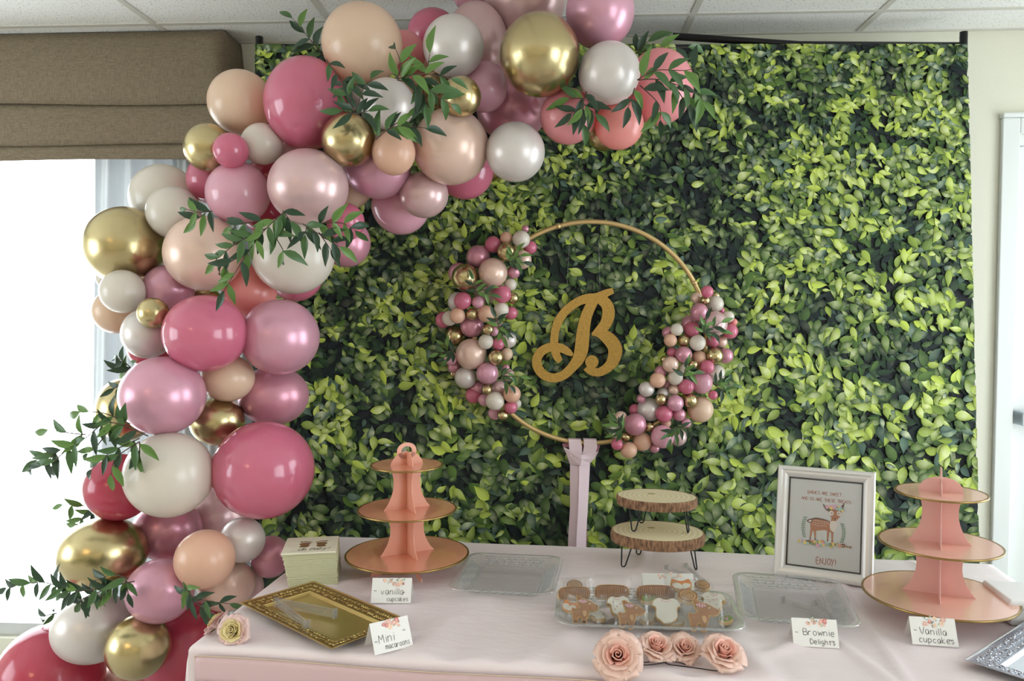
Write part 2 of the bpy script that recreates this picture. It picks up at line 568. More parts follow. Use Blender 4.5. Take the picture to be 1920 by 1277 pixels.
M_curt = bpy.data.materials.new('sheer_curtain'); M_curt.use_nodes = True
n_, l_ = M_curt.node_tree.nodes, M_curt.node_tree.links; n_.clear()
o_ = n_.new('ShaderNodeOutputMaterial')
d_ = n_.new('ShaderNodeBsdfDiffuse'); d_.inputs[0].default_value = rgb(205, 210, 212)
t_ = n_.new('ShaderNodeBsdfTranslucent'); t_.inputs[0].default_value = rgb(170, 178, 184)
p_ = n_.new('ShaderNodeBsdfTransparent')
a_ = n_.new('ShaderNodeMixShader'); a_.inputs[0].default_value = 0.09
b_ = n_.new('ShaderNodeMixShader'); b_.inputs[0].default_value = 0.02
l_.new(d_.outputs[0], a_.inputs[1]); l_.new(t_.outputs[0], a_.inputs[2])
l_.new(a_.outputs[0], b_.inputs[1]); l_.new(p_.outputs[0], b_.inputs[2]); l_.new(b_.outputs[0], o_.inputs[0])
cx0 = RP(176, 300, -.1)[0]; cxb = RP(150, 1000, -.1)[0]
cx1 = WIN_X1 + .42
v, f = [], []
NX, NZ = 150, 24
for j in range(NZ + 1):
    t = j / NZ
    z = 2.3 - 2.24 * t
    for i in range(NX + 1):
        s = i / NX
        x = (cx0 + (cxb - cx0) * t) * (1 - s) + cx1 * s
        y = -.085 + .022 * math.sin(s * 46 + .9 * math.sin(t * 3 + s * 5)) + .010 * math.sin(s * 103 + t * 2)
        v.append((x, y, z))
for j in range(NZ):
    for i in range(NX):
        a = j * (NX + 1) + i
        f.append((a, a + 1, a + NX + 2, a + NX + 1))
cu = obj('sheer_curtain', (v, f), M_curt, smooth=True)
cu.matrix_world = ROOM_M
tag(cu, 'pale grey sheer curtain gathered at the right side of the bright window', 'curtain')
rod = obj('curtain_rod', tube([(-4.0, -.085, 2.31), (cx1 + .05, -.085, 2.31)], .01, 10), M_alu, smooth=True)
rod.matrix_world = ROOM_M
tag(rod, 'thin curtain rod hidden behind the brown linen valance', 'rod')

# ------------------------------------------------------------------ leaf-print backdrop on its stand
BT, BB = 2.95, 2.80                 # depth of the sheet at the top and lower down (it leans out at the foot)
p_tl = P(478, 84, BT); p_tr = P(1813, 81, BT)
bt_z = (p_tl.z + p_tr.z) / 2
p_bl = P(470, 1000, BB); p_br = P(1834.5, 1060, BB)
bd_z = (p_bl.z + p_br.z) / 2
def bd(u, v, off=0.0):
    """u 0..1 across, v = metres below the top"""
    t = v / (bt_z - bd_z)
    xl = p_tl.x + (p_bl.x - p_tl.x) * t; xr = p_tr.x + (p_br.x - p_tr.x) * t
    return Vector((xl + (xr - xl) * u, BT + (BB - BT) * t - off, bt_z - v))
BH = bt_z - 0.12
BW = p_tr.x - p_tl.x
back = thing('leaf_print_backdrop', 'large fabric backdrop printed with glossy green hedge leaves behind the table', 'backdrop')
M_bdark = mat('backdrop_cloth', rgb(20, 25, 30), 0.8)
v, f = [], []
NU, NV = 30, 26
for j in range(NV + 1):
    for i in range(NU + 1):
        q = bd(i / NU, BH * j / NV, 0)
        v.append((q.x, q.y + .004, q.z))
for j in range(NV):
    for i in range(NU):
        a = j * (NU + 1) + i
        f.append((a, a + NU + 1, a + NU + 2, a + 1))
sh = obj('sheet', (v, f), M_bdark, back)
sd = sh.modifiers.new('thickness', 'SOLIDIFY'); sd.thickness = .002; sd.offset = -1

# printed leaves: flat shapes lying on the sheet, colours of the print
M_print = mat('leaf_print_ink', (1, 1, 1, 1), 0.6)
n_, l_, b_ = nodes_of(M_print)
at = n_.new('ShaderNodeVertexColor'); at.layer_name = 'ink'
l_.new(at.outputs[0], b_.inputs['Base Color'])
b_.inputs['Specular IOR Level'].default_value = 0.25
rng = np.random.RandomState(7)
def nfield(x, y, s, sd):
    # cheap smooth noise from a random grid
    g_ = np.random.RandomState(sd).rand(64, 64)
    X = x * s; Y = y * s
    xi = np.floor(X).astype(int); yi = np.floor(Y).astype(int)
    fx = X - xi; fy = Y - yi
    fx = fx * fx * (3 - 2 * fx); fy = fy * fy * (3 - 2 * fy)
    a = g_[xi % 64, yi % 64]; b = g_[(xi + 1) % 64, yi % 64]; c = g_[xi % 64, (yi + 1) % 64]; d = g_[(xi + 1) % 64, (yi + 1) % 64]
    return (a * (1 - fx) + b * fx) * (1 - fy) + (c * (1 - fx) + d * fx) * fy
def size_at(x, y):      # y metres below top ; the print is larger towards the foot and the right
    return 0.037 + 0.020 * np.clip((y - .3) / 1.6, 0, 1.2) + 0.007 * np.clip(x / BW - .4, -.2, .6)
NL = 28000
xx = rng.rand(NL * 4) * (BW + .05) - .025; yy = rng.rand(NL * 4) * (BH + .03) - .02
keep = rng.rand(NL * 4) < (0.037 / size_at(xx, yy)) ** 2
xx, yy = xx[keep][:NL], yy[keep][:NL]
NL = len(xx)
lay = np.arange(NL) / NL
sz = size_at(xx, yy) * (0.62 + 0.80 * rng.rand(NL))
cl = .55 * nfield(xx, yy, 6.5, 3) + .45 * nfield(xx, yy, 17, 4)
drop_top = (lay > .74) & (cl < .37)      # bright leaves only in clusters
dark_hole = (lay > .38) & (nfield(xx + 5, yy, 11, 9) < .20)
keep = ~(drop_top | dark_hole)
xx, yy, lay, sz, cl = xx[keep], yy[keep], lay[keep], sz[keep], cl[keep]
NL = len(xx)
ang = rng.rand(NL) * 2 * np.pi
bias = rng.rand(NL) < .62
ang = np.where(bias, np.radians(-35) + rng.randn(NL) * .9, ang)
wid = sz * (0.17 + 0.10 * rng.rand(NL))
T = np.array([0, .12, .3, .5, .7, .86, 1.0])
Wp = np.array([0.02, .66, 1.0, .97, .64, .24, 0.0])
bend = (rng.rand(NL) - .5) * .35
skew = .75 + .5 * rng.rand(NL)           # one half foreshortened
def C3(*a): return np.array(rgb(*a)[:3])
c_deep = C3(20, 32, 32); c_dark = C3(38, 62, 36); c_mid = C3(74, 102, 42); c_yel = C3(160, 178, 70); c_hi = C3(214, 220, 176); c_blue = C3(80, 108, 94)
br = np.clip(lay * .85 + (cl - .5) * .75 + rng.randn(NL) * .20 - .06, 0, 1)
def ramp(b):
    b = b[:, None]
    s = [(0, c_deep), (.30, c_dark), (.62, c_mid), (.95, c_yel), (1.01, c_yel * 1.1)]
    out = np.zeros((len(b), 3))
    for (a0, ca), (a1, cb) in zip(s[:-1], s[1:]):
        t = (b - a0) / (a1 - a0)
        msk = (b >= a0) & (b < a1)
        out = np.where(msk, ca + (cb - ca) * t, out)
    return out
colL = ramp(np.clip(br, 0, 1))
isb = (rng.rand(NL) < .10) & (lay > .25)
colL = np.where(isb[:, None], c_blue * (0.35 + .6 * br[:, None]), colL)
nT = len(T)
ca, sa = np.cos(ang), np.sin(ang)
V = np.zeros((NL, nT, 3, 3)); Cc = np.zeros((NL, nT, 3, 4)); Cc[..., 3] = 1
side = np.where(rng.rand(NL) < .5, 1, -1)
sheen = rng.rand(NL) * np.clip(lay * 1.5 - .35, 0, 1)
for k in range(nT):
    lx = (T[k] - .5) * sz
    cy = bend * sz * (T[k] - T[k] ** 2) * 2
    for s in range(3):
        off = (s - 1)
        wside = np.where(off * side > 0, skew, 2 - skew)
        ly = cy + off * wid * Wp[k] * (wside if off else 1)
        X = xx + lx * ca - ly * sa
        Y = yy - (lx * sa + ly * ca)
        V[:, k, s, 0] = np.clip(X, .001, BW - .001); V[:, k, s, 2] = np.clip(Y, .002, BH - .001)
        V[:, k, s, 1] = .0005 + lay * .008
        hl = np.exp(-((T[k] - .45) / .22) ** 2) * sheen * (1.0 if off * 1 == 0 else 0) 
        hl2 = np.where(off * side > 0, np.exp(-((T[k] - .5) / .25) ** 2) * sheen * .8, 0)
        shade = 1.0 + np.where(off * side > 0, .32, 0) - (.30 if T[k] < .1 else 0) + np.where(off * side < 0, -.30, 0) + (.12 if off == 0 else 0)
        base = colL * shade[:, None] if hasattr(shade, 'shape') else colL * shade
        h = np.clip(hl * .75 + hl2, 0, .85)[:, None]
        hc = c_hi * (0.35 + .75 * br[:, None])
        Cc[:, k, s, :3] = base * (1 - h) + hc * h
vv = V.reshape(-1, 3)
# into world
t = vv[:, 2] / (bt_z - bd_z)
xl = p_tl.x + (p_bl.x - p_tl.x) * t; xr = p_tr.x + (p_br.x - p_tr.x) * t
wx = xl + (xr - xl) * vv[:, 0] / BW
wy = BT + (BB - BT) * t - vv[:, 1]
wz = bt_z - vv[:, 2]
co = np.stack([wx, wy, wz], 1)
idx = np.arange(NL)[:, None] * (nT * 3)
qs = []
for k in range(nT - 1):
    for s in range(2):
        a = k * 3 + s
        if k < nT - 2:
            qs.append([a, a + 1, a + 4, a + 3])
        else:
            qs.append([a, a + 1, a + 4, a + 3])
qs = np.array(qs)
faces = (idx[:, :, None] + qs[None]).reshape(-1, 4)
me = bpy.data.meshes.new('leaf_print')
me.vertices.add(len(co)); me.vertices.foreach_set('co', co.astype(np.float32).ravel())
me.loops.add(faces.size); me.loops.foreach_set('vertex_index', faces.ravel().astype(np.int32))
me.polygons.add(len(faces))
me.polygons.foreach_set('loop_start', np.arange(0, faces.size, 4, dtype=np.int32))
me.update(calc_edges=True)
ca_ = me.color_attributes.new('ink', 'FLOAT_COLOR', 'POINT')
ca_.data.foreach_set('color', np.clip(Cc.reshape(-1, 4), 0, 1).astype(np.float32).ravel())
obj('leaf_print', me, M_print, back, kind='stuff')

# stand of black tubes
M_pole = mat('black_tube', rgb(26, 26, 28), 0.35, 0.3)
st = thing('backdrop_stand', 'black tube backdrop stand whose poles show above the leaf print', 'stand')
for px, py, nm in ((486, 69, 0), (1807, 60, 1)):
    tp = P(px, py, BT + .03)
    obj('pole', tube([(tp.x, tp.y, 0.0), (tp.x, tp.y, tp.z)], .014, 12), M_pole, st, smooth=True)
    obj('foot', join(tube([(tp.x - .1, tp.y, .014), (tp.x + .1, tp.y, .014)], .012, 8), tube([(tp.x, tp.y - .0, .014), (tp.x, tp.y + .12, .014)], .012, 8)), M_pole, st, smooth=True)
c0 = P(484, 88, BT + .03); c1 = P(1262, 84, BT + .03)
c2 = P(1262, 68, BT + .015); c3 = P(1500, 84, BT + .03); c4 = P(1806, 86, BT + .03)
obj('crossbar', tube([c0, (c1.x, c0.y, c0.z)], .011, 12), M_pole, st, smooth=True)
obj('crossbar', tube([c2, c3, c4], .013, 12), M_pole, st, smooth=True)

# ------------------------------------------------------------------ balloons
def latex(name, col, rough, trans=0.25, metal=0.0, coat=0.0, sheenc=None):
    m = bpy.data.materials.new(name); m.use_nodes = True
    n, l = m.node_tree.nodes, m.node_tree.links
    b = n['Principled BSDF']; out = n['Material Output']
    b.inputs['Base Color'].default_value = col
    b.inputs['Roughness'].default_value = rough
    b.inputs['Metallic'].default_value = metal
    b.inputs['Coat Weight'].default_value = coat
    b.inputs['Coat Roughness'].default_value = 0.12
    if trans > 0:
        t = n.new('ShaderNodeBsdfTranslucent'); t.inputs[0].default_value = tuple(min(1, c * 1.05) for c in col[:3]) + (1,)
        mx = n.new('ShaderNodeMixShader'); mx.inputs[0].default_value = trans
        l.new(b.outputs[0], mx.inputs[1]); l.new(t.outputs[0], mx.inputs[2]); l.new(mx.outputs[0], out.inputs[0])
    MATS[name] = m
    return m
BC = {  # code: (material, adjective, colour word)
 'G': (mat('balloon_chrome_gold', rgb(196, 180, 136), 0.27, 1.0), 'chrome', 'gold'),
 'W': (latex('balloon_pearl_white', rgb(226, 218, 214), 0.34, .12, .25), 'pearly', 'white'),
 'I': (latex('balloon_ivory', rgb(230, 222, 210), 0.30, .22, 0, .25), 'matte', 'ivory'),
 'B': (latex('balloon_cream', rgb(234, 206, 180), 0.30, .25, 0, .25), 'smooth', 'cream-peach'),
 'Q': (latex('balloon_pearl_blush', rgb(236, 204, 188), 0.30, .10, .25), 'pearly', 'blush'),
 'P': (latex('balloon_peach', rgb(234, 190, 164), 0.32, .2, 0, .2), 'smooth', 'peach'),
 'C': (latex('balloon_coral', rgb(246, 166, 160), 0.28, .28, 0, .3), 'bright', 'coral'),
 'c': (latex('balloon_coral_pink', rgb(244, 164, 170), 0.28, .28, 0, .3), 'smooth', 'coral-pink'),
 'R': (latex('balloon_rose', rgb(218, 120, 148), 0.16, .25, 0, .5), 'glossy', 'rose'),
 'D': (latex('balloon_deep_rose', rgb(200, 76, 100), 0.2, .25, 0, .4), 'glossy', 'red-rose'),
 'L': (latex('balloon_light_pink', rgb(232, 176, 194), 0.20, .22, 0, .45), 'glossy', 'light-pink'),
 'l': (latex('balloon_lilac_pearl', rgb(222, 166, 186), 0.28, .12, .3), 'pearly', 'pink'),
 'M': (latex('balloon_mauve_pearl', rgb(212, 150, 168), 0.30, .10, .35), 'pearly', 'mauve'),
 'K': (latex('balloon_pearl_pink', rgb(222, 188, 188), 0.28, .10, .3), 'pearly', 'pale-pink'),
}
prof = []
for k in range(25):
    a = math.pi * k / 24
    r = math.sin(a); z = math.cos(a)
    if z < 0: z *= 1.0 + .10 * (-z) ** 2; r *= 1 - .06 * (-z)
    prof.append((max(r, 0.0004), z))
prof = prof[:-2]
prof += [(.10, -1.08), (.05, -1.13), (.035, -1.17), (.05, -1.19), (.055, -1.21), (.03, -1.225), (.06, -1.25), (.075, -1.27), (.0005, -1.265)]
PROF = prof
b_mesh = {}
def balloon_mesh(code, lod):
    key = (code, lod)
    if key not in b_mesh:
        n = 56 if lod == 0 else 28
        pr = PROF if lod == 0 else PROF[0:23:2] + PROF[23:]
        v, f = lathe(pr, n)
        d = bpy.data.meshes.new('balloon'); d.from_pydata(v, [], f); d.update()
        d.polygons.foreach_set('use_smooth', [True] * len(d.polygons))
        d.materials.append(BC[code][0])
        b_mesh[key] = d
    return b_mesh[key]

ARCH = """
1012 103 75 77 G 0
653 262 50 51 G 0
865 181 38 38 G 0
738 286 41 43 P 0
845 275 72 71 Q 0
966 285 56 56 W 1
1142 137 58 58 W 0
727 196 51 49 W 0
433 282 33 33 R 0
446 362 60 59 L 0
578 350 75 71 K 0
850 87 57 58 W 1
1125 22 64 68 l 1
908 163 44 47 L 1
679 83 75 76 B 1
574 194 78 86 R 1
708 313 63 60 l 1
795 365 46 44 K 1
391 277 45 46 G 1
491 270 39 39 I 1
1065 218 52 53 c 1
1161 234 46 47 C 1
648 416 36 36 R 1
550 478 77 74 I 1
382 475 73 71 Q 1
752 385 56 55 L 2
451 192 60 60 B 2
893 85 60 78 K 2
985 -5 77 77 K 2
812 63 48 46 R 2
872 320 54 54 R 2
922 305 34 36 G 2
1237 163 63 70 c 2
1133 252 31 32 G 2
648 455 47 47 M 2
815 170 35 35 G 2
395 336 44 46 R 2
960 200 68 66 M 3
757 100 42 42 c 3
895 -22 50 50 L 3
655 352 42 40 B 3
785 137 38 38 P 3
665 180 25 25 W 3
540 280 30 30 K 3
500 332 38 36 D 3
490 400 36 36 D 3
325 399 50 50 I 1
307 370 62 62 I 3
234 461 75 74 G 2
230 547 42 41 I 1
287 587 30 29 G 0
316 543 47 48 l 1
385 625 78 73 R 0
277 625 48 48 W 1
217 583 43 43 B 2
468 546 51 50 C 2
525 632 74 72 l 1
555 514 52 52 R 3
385 565 30 28 G 3
205 520 24 25 I 3
305 742 79 75 l 0
427 709 50 45 B 1
407 790 51 46 G 1
513 742 66 57 M 2
280 652 40 40 D 3
317 890 83 81 I 0
494 881 96 93 R 1
235 768 54 61 G 3
222 914 64 64 D 1
193 1037 81 68 G 1
314 993 63 59 M 2
410 965 62 70 K 3
384 1049 56 57 P 0
455 1012 43 43 W 1
425 1097 54 50 Q 2
507 1044 38 40 M 2
300 1108 63 61 l 0
259 1213 60 61 G 0
175 1178 75 66 W 1
95 1268 99 99 D 2
345 1212 88 88 D 2
230 1306 72 70 Q 2
462 1102 33 36 K 3
"""
LEFTC = """
977 449 17 I 0;949.5 446 12 P 1;924.5 458.5 16 R 1;994 464 13 R 1;985 429 7 M 2;949 472 18 G 0;979 487 18 Q 0;897 482 23 M 1;924 511 28 Q 0;872 520 26 G 0;860 512 20 M 2;963 510 13 M 2;957 534 12 I 1;942 552 17 R 0;962 559 11 G 1;940 581 14.5 I 0;958 587 13 R 1;912 545 24 K 2;912 589 16.5 P 0;885 589 11.5 G 0;858 592 15 P 0;896 567 12 L 0;868 564 17 R 0;858 566 19 W 2;843 597 14.5 I 1;832 600 16 R 2;885 611 23 M 1;915 618 11 G 0;926 622 9 L 1;911 641 14.5 I 0;934 645 12 R 0;954 638 15 W 1;950 664 12 B 1;930 670 15 G 0;884 664 30 Q 0;854 630 19 G 2;845 672 13 L 2;852 688 13 M 2;852 700 9 G 2;873 708 21 W 1;914 700 21.5 l 1;949 690 7 M 1;953 703 12 K 2;895 728 15 M 1;913 731 10 G 0;888 741 16 R 2;908 750 12 L 1;928 752 18 I 0;935 728 15 K 2;960 739 17 P 0;958 764 12.5 R 0;969 757 9 I 2;943 779 11 G 1;928 775 13 L 2;933 605 9 M 2;925 608 8 R 2
"""
RIGHTC = """
1326 547 12 R 0;1306 559 11 Q 1;1322 563 9.5 G 0;1341 570 16 I 0;1342 555 8 G 2;1311 585 17 M 0;1340 607 24.5 K 0;1366 594 11 I 1;1352 582 7 R 2;1369 621 15 R 1;1376 604 7 C 2;1294 607 17 M 2;1297 618 15.5 R 1;1269 618 12 I 0;1253 624 12 M 1;1257 638 12.5 P 0;1282 639 12 G 1;1308 643 15.5 I 0;1337 639 13 R 1;1352 641 12 Q 2;1340 667 16.5 G 1;1360 667 15 M 2;1282 665 16 M 0;1260 661 10 R 1;1311 671 14 P 1;1300 684 9 G 0;1257 683 15.5 Q 0;1245 674 7 G 2;1326 689 14 R 0;1343 700 17 I 2;1284 691 11 I 1;1266 708 15 I 0;1233 713 15 P 0;1239 697 12 M 2;1315 718 21.5 L 1;1287 725 15 R 0;1212 730 15 W 1;1243 738 12 W 1;1239 749 11 G 0;1251 722 9 L 2;1264 731 11 Q 1;1294 751 14 G 1;1266 756 16 l 0;1245 776 16.5 R 0;1217 768 23 W 1;1313 768 25 B 2;1202 748 9 M 2;1191 769 12 R 2;1191 796 21.5 M 0;1164 783 12.5 Q 1;1154 809 13 I 2;1218 801 9 G 1;1242 819 22.5 L 0;1273 777 13 M 1;1249 793 10 P 2;1271 820 17 K 1;1204 828 18.5 P 1;1174 819 9 G 1;1157 833 11.5 R 0;1179 844 16 P 0;1227 840 10 M 2;1287 793 9 L 2;1337 741 9 R 2
"""
def back_y(z):
    return BT + (BB - BT) * (bt_z - z) / (bt_z - bd_z)

placed = []
def place_all(rows, region, base, step, hoop=False):
    out = []
    for n_, (px, py, rx, ry, code, lay) in enumerate(rows):
        d = base(px, py) + step * lay
        r_px = (rx + ry) / 2
        for it in range(60):
            p = P(px, py, d)
            # sphere seen off axis: pixel radius -> metric radius
            r = r_px * p.y / F * 0.985
            ok = True
            for q in out:
                if (q['p'] - p).length < 0.92 * (q['r'] + r):
                    # only yield to balloons that are in front
                    ok = False; break
            lim = back_y(p.z) - r - .015 if p.x > -1.0 else 3.0 - r
            if ok or d > lim: break
            d += .012
        p = P(px, py, min(d, max(lim, base(px, py))))
        r = r_px * p.y / F * 0.985
        out.append(dict(p=p, r=r, px=px, py=py, rx=rx, ry=ry, code=code, region=region))
    return out

def parse(s, five=False):
    rows = []
    for ln in s.replace(';', '\n').strip().splitlines():
        q = ln.split()
        if len(q) == 6: rows.append((float(q[0]), float(q[1]), float(q[2]), float(q[3]), q[4], int(q[5])))
        elif len(q) == 5: rows.append((float(q[0]), float(q[1]), float(q[2]), float(q[2]), q[3], int(q[4])))
    return rows
arch_rows = sorted(parse(ARCH), key=lambda r: r[5])
def base_arch(px, py):
    if py < 450: 
        return 2.34
    return 2.32 - .20 * min(1, (py - 450) / 800)
A = place_all(arch_rows, 'arch', base_arch, .075)
HY = 2.785
Lc = place_all(sorted(parse(LEFTC), key=lambda r: r[4 + 1]), 'left hoop cluster', lambda x, y: HY - .055, .016)
Rc = place_all(sorted(parse(RIGHTC), key=lambda r: r[5]), 'right hoop cluster', lambda x, y: HY - .055, .016)
for q in A:
    q['region'] = 'arch top' if q['py'] < 440 and q['px'] > 480 else ('arch shoulder' if q['py'] < 600 else 'arch column')

def ordinal(n):
    return {1: 'highest', 2: '2nd highest', 3: '3rd highest'}.get(n, '%dth highest' % n)
for q in A + Lc + Rc:
    same = sorted([o for o in A + Lc + Rc if o['region'] == q['region'] and o['code'] == q['code']], key=lambda o: o['p'].z, reverse=True)
    rank = [i for i, o in enumerate(same) if o is q][0] + 1
    adj, colw = BC[q['code']][1:]
    near = sorted([o for o in A + Lc + Rc if o is not q and o['code'] != q['code'] and o['region'].split()[0] == q['region'].split()[0]],
                  key=lambda o: math.hypot(o['px'] - q['px'], o['py'] - q['py']) - (o['rx'] + q['rx']) * .5)[0]
    dx, dy = q['px'] - near['px'], q['py'] - near['py']
    if abs(dx) > abs(dy): rel = 'right of' if dx > 0 else 'left of'
    else: rel = 'below' if dy > 0 else 'above'
    nc = BC[near['code']][2]
    if 'hoop' in q['region']:
        size = 'big' if q['rx'] > 20 else 'mid-size' if q['rx'] > 13 else 'small'
    else:
        size = 'huge' if q['rx'] > 68 else 'large' if q['rx'] > 50 else 'medium' if q['rx'] > 38 else 'small'
    if len(same) == 1:
        lab = '%s %s %s balloon %s %s %s one, only %s one in %s' % (size, adj, colw, rel, 'an' if nc[0] in 'aeiou' else 'a', nc, colw, q['region'])
    else:
        lab = '%s %s %s balloon %s %s %s one, %s %s in %s' % (size, adj, colw, rel, 'an' if nc[0] in 'aeiou' else 'a', nc, ordinal(rank), colw, q['region'])
    w = lab.split()
    assert len(w) <= 17, lab
    small = 'hoop' in q['region']
    o = bpy.data.objects.new('small_balloon' if small else 'balloon', balloon_mesh(q['code'], 1 if small else 0))
    COL.objects.link(o)
    p = q['p']
    away = (p - EYE).normalized()
    # knot end points back and towards the core of the garland
    jit = Vector((random.uniform(-.45, .45), 0, random.uniform(-.45, .45)))
    zaxis = (-(away + jit)).normalized()
    o.rotation_euler = zaxis.to_track_quat('Z', 'Y').to_euler()
    o.location = p
    s = q['r']
    q['sx'] = q['rx'] / ((q['rx'] + q['ry']) / 2)
    o.scale = (s, s, s)
    if abs(q['rx'] - q['ry']) > 1.5:
        M = Matrix.Translation(p) @ Matrix.Diagonal((q['sx'], 1, 2 - q['sx'], 1)) @ o.rotation_euler.to_matrix().to_4x4() @ Matrix.Scale(s, 4)
        R = (-away).to_track_quat('Z', 'Y').to_matrix().to_4x4()
        # keep it shear free: look straight back, scale in picture axes
        rx = p.y / F * q['rx'] * .985; ry = p.y / F * q['ry'] * .985
        o.rotation_euler = Euler((math.pi / 2 - PITCH * .5 + 0.0, 0, -math.atan2(p.x, p.y)))
        o.rotation_euler = R.to_euler()
        bx_ = R.to_3x3() @ Vector((1, 0, 0))
        if abs(bx_.x) > .5: o.scale = (rx, ry, (rx + ry) / 2)
        else: o.scale = (ry, rx, (rx + ry) / 2)
    tag(o, ' '.join(w), 'balloon', 'small balloons on the hoop' if small else 'balloons of the garland arch')

# ------------------------------------------------------------------ leafy sprays
M_lf = [mat('spray_leaf_%s' % n, c, 0.38) for n, c in (('bright', rgb(108, 146, 74)), ('mid', rgb(78, 114, 66)), ('dark', rgb(50, 76, 56)))]
for m in M_lf:
    n_, l_ = m.node_tree.nodes, m.node_tree.links
    b_ = n_['Principled BSDF']; out = n_['Material Output']
    t_ = n_.new('ShaderNodeBsdfTranslucent'); t_.inputs[0].default_value = rgb(120, 150, 70)
    mx = n_.new('ShaderNodeMixShader'); mx.inputs[0].default_value = .25
    l_.new(b_.outputs[0], mx.inputs[1]); l_.new(t_.outputs[0], mx.inputs[2]); l_.new(mx.outputs[0], out.inputs[0])
M_twig = mat('spray_twig', rgb(74, 58, 48), 0.7)
def leaf_mesh(m, curl, fold):
    ts = [0, .08, .22, .4, .6, .8, .93, 1.0]
    ws = [.02, .35, .8, 1, .85, .48, .2, 0.01]
    v, f = [], []
    for t, w in zip(ts, ws):
        z = -curl * t * t
        y = .06 * math.sin(t * 3.0)
        hw = .165 * w
        v += [(t, y + hw, z + fold * hw), (t, y, z), (t, y - hw, z + fold * hw)]
    for k in range(len(ts) - 1):
        a = 3 * k
        f += [(a, a + 1, a + 4, a + 3), (a + 1, a + 2, a + 5, a + 4)]
    v2 = [(x, y, z - .012) for x, y, z in v]
    n = len(v)
    f2 = [tuple(n + i for i in reversed(q)) for q in f]
    d = bpy.data.meshes.new('leaf'); d.from_pydata(v + v2, [], f + f2); d.update()
    d.polygons.foreach_set('use_smooth', [True] * len(d.polygons))
    d.materials.append(m)
    return d
LEAF = [[leaf_mesh(m, c, fo) for c, fo in ((.25, .35), (.45, .2), (.1, .5), (.35, .6))] for m in M_lf]

def spray(polys, d, lab, L=27, n_step=17, dark=0.4, group='leafy sprays tucked into the balloon arch', seed=0, grow=0.0):
    rr = random.Random(seed)
    root = P(polys[0][0][0], polys[0][0][1], d)
    L *= 1.38; n_step *= 1.25
    t = thing('leafy_spray', lab, 'foliage', root, (0, 0, 0), group)
    for pi, pl in enumerate(polys):
        pts = []
        tot = sum(math.hypot(pl[i + 1][0] - pl[i][0], pl[i + 1][1] - pl[i][1]) for i in range(len(pl) - 1))
        run = 0
        for i, (x, y) in enumerate(pl):
            if i: run += math.hypot(x - pl[i - 1][0], y - pl[i - 1][1])
            bow = -.03 * math.sin(math.pi * min(1, run / max(tot, 1))) + grow * run / 100
            pts.append(P(x, y, d + bow + rr.uniform(-.006, .006)) - root)
        sp = smooth_path(pts, 5)
        obj('stem', tube(sp, [.0018 - .0011 * k / len(sp) for k in range(len(sp))], 5), M_twig, t, smooth=True)
        # leaves along, in picture spacing
        nl = max(2, int(tot / n_step))
        for k in range(nl + 1):
            s = .12 + .88 * k / nl
            q = s * (len(sp) - 1)
            i0 = min(int(q), len(sp) - 2)
            pos = sp[i0].lerp(sp[i0 + 1], q - i0)
            tdir = (sp[i0 + 1] - sp[i0]).normalized()
            sides = (0,) if k == nl else ((1, -1) if rr.random() < .45 else ((1,) if k % 2 else (-1,)))
            for sd in sides:
                up = Vector((0, -1, 0))
                lat = tdir.cross(up).normalized() * sd if sd else Vector((0, 0, 0))
                a = math.radians(rr.uniform(35, 62)) if sd else 0
                dirv = (tdir * math.cos(a) + lat * math.sin(a) + Vector((0, rr.uniform(-.35, .15), -.22))).normalized()
                x = dirv
                nrm = (Vector((rr.uniform(-.35, .35), -1, rr.uniform(-.1, .45)))).normalized()
                yv = nrm.cross(x).normalized()
                zv = x.cross(yv)
                ln = L * d / F * rr.uniform(.95, 1.3)
                M = Matrix((x, yv, zv)).transposed().to_4x4()
                rv = rr.random()
                tone = 2 if rv < dark else (1 if rv < dark + .3 else 0)
                o = bpy.data.objects.new('leaf', LEAF[tone][rr.randrange(4)])
                link(o, t)
                o.matrix_basis = Matrix.Translation(pos) @ M @ Matrix.Scale(ln, 4)
    return t
spray([[(1195, 150), (1240, 150), (1300, 172), (1318, 190)], [(1195, 150), (1230, 132), (1285, 132), (1312, 124)], [(1200, 160), (1235, 195), (1238, 225)], [(1190, 165), (1178, 200)], [(1265, 160), (1290, 200)]], 2.24, 'leafy spray fanning across the coral-pink balloon at the arch tip', seed=1, L=29)
spray([[(1190, 100), (1230, 92), (1290, 88)], [(1190, 95), (1215, 78)]], 2.55, 'leafy spray over the top of the coral-pink balloon, below the black bar', seed=2, dark=.6)
spray([[(1100, 172), (1092, 200), (1094, 232)], [(1095, 185), (1068, 184)], [(1093, 200), (1072, 212)], [(1096, 196), (1116, 214)]], 2.315, 'leafy spray hanging between the huge gold and the two coral balloons', seed=3, L=28)
spray([[(745, 148), (790, 138), (845, 148)], [(800, 140), (806, 100)], [(785, 145), (812, 175), (845, 195)], [(792, 150), (797, 195)], [(745, 146), (752, 122), (742, 92)], [(745, 150), (780, 160), (790, 180)]], 2.17, 'large leafy spray in the middle of the arch top above the blush balloon', seed=4, L=29)
spray([[(705, 262), (738, 238), (796, 240)], [(728, 242), (762, 218)]], 2.2, 'leafy spray lying over the peach balloon in the arch top', seed=5, L=29)
spray([[(612, 112), (640, 150), (668, 158)], [(665, 212), (650, 172), (642, 160)], [(668, 208), (680, 170), (695, 148)], [(662, 214), (642, 208)], [(668, 214), (690, 208)]], 2.19, 'dark leafy spray between the rose and cream-peach balloons', seed=6, dark=.65, L=24, n_step=15)
spray([[(606, 104), (585, 78), (548, 34)], [(590, 85), (572, 62)]], 2.45, 'grey-green leafy spray pointing up at the ceiling on the left', seed=7, dark=.5, L=26)
